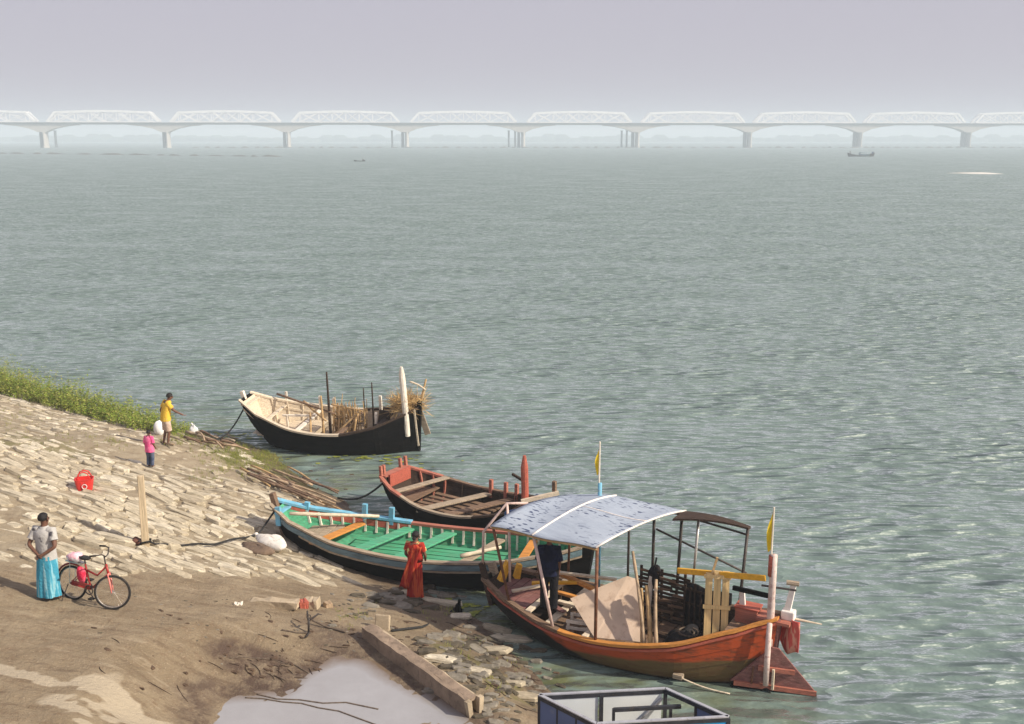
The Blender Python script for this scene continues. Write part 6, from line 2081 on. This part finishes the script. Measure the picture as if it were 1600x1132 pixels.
MB().tube([(0, 0, .24), (-.02, 0, .31), (-.06, 0, .36)], [.04, .02, .035], 7).build('bag_neck', M['plastic_white'], pg, smooth=True)
pg2 = thing('white_bundle', 'round greyish white bundle on the bank behind the person in yellow', 'bundle', G(249, 680), .2)
lump('bundle_body', M['plastic_white'], pg2, (0, 0, .22), (.17, .15, .26), 15, n=14, amp=.12)

# --- child in pink
PINK = cloth('pink_top', (.72, .09, .25), (.78, .17, .33), 4, .5)
JEANS = cloth('blue_jeans', (.05, .07, .13), (.10, .12, .18), 6, .5)
pc = G(236, 731)
t_, J, k = person('small child in bright pink top and blue trousers above the wooden post', pc, math.radians(-20), 1.08,
                  dict(elR=(.23, -.02, 1.14), wrR=(.25, .08, .93), haR=(.25, .12, .87)), slim=1.12)
shirt(t_, J, k, PINK, .74, 1.2, slv=.95)
for s in ('R', 'L'):
    hi, kn, an_ = J['hi' + s] * k, J['kn' + s] * k, J['an' + s] * k
    MB().tube([hi + Vector((0, 0, .03)), hi.lerp(kn, .5), kn, an_ + Vector((0, 0, .03))], [.12 * k, .11 * k, .09 * k, .08 * k], 12, cap=False).build('trouser_leg', JEANS, t_, smooth=True)

# --- woman in red sari at the water edge
SARI = cloth('red_sari', (.34, .022, .016), (.52, .09, .035), 5, .50, (4, 4, .35))
BLOUSE = cloth('yellow_blouse', (.34, .03, .02), (.74, .58, .24), 7, .54)
ps_ = G(650, 936)
t_, J, k = person('person in a long red and orange sari at the water edge by the green boat', ps_, math.radians(-15), 1.55,
                  dict(neck=(0, .04, 1.44), hbase=(0, .07, 1.50), head=(0, .085, 1.57), htop=(0, .08, 1.635), nose=(0.03, .18, 1.54), elR=(.25, .02, 1.12), wrR=(.2, .16, .95), haR=(.17, .22, .92), elL=(-.25, .02, 1.12), wrL=(-.2, .16, .95), haL=(-.17, .22, .92)), slim=.95)
shirt(t_, J, k, BLOUSE, 1.12, 1.04, 'blouse', .55)
rings = [((0, 0, 1.06 * k), .16 * k, .125 * k), ((0, 0, .93 * k), .195 * k, .155 * k), ((0, 0, .7 * k), .20 * k, .16 * k), ((0, 0, .45 * k), .20 * k, .165 * k), ((-.01, 0, .25 * k), .215 * k, .175 * k), ((-.01, 0, .07 * k), .23 * k, .19 * k)]
rings = [(c_, rx * .86, ry * .86) for c_, rx, ry in rings]
MB().loft(rings, n=56, cap=False, fold=folds(.2, 7, 1.0)).build('sari_skirt', SARI, t_, smooth=True)
dr = MB(); rows = []
for i in range(13):
    t = i / 12
    a = Vector((.12, -.16, 1.42)).lerp(Vector((-.22, -.21, .35)), t) * k
    for j in range(7):
        q = j / 6
        rows.append(a + Vector(((q - .5) * .24, -.015 * math.sin(9 * q + 3 * t), .02 * math.sin(6 * q))) * k)
dr.add(rows, [(i * 7 + j, i * 7 + 7 + j, i * 7 + 8 + j, i * 7 + 1 + j) for i in range(12) for j in range(6)])
o = dr.build('sari_drape', SARI, t_, smooth=True); so = o.modifiers.new('thick', 'SOLIDIFY'); so.thickness = .015
MB().loft([((0, 0, 1.12 * k), .175 * k, .14 * k), ((0, .0, 1.22 * k), .185 * k, .145 * k), ((.02, 0, 1.36 * k), .14 * k, .135 * k), ((.05, 0, 1.43 * k), .085 * k, .09 * k)], n=32, cap=False, fold=lambda i, a: 1 + .04 * math.sin(9 * a + 2 * i)).build('sari_bodice', SARI, t_, smooth=True)
bun = MB().loft([((0, -.03, 1.52 * k), .03, .03), ((0, -.045, 1.55 * k), .05, .045), ((0, -.03, 1.59 * k), .03, .03)], n=12).build('hair_bun', M['hair'], t_, smooth=True)

# --- person in dark clothes in the bow of the orange boat
NAVY = cloth('navy_shirt', (.012, .016, .045), (.008, .010, .028), 4, .5)
BLACK = cloth('black_trousers', (.010, .010, .012), (.014, .013, .015), 4, .5)
pw_ = ob.W(-1.32, -.52, .64)
t_, J, k = person('person in navy shirt and black trousers standing under the canopy of the orange boat', pw_, math.radians(-8), 1.66,
                  dict(elR=(.22, -.02, 1.12), wrR=(.2, .02, .9), haR=(.2, .03, .82)))
shirt(t_, J, k, NAVY, .82, 1.1, slv=.95)
for s in ('R', 'L'):
    hi, kn, an_ = J['hi' + s] * k, J['kn' + s] * k, J['an' + s] * k
    MB().tube([hi + Vector((0, 0, .06)), hi.lerp(kn, .4), kn, an_ + Vector((0, 0, .0))], [.115 * k, .105 * k, .085 * k, .085 * k], 14, cap=False).build('trouser_leg', BLACK, t_, smooth=True)
MB().loft([((0, 0, 1.0 * k), .16 * k, .125 * k), ((0, 0, .85 * k), .18 * k, .14 * k), ((0, 0, .78 * k), .15 * k, .12 * k)], n=20, cap=False).build('trouser_seat', BLACK, t_, smooth=True)
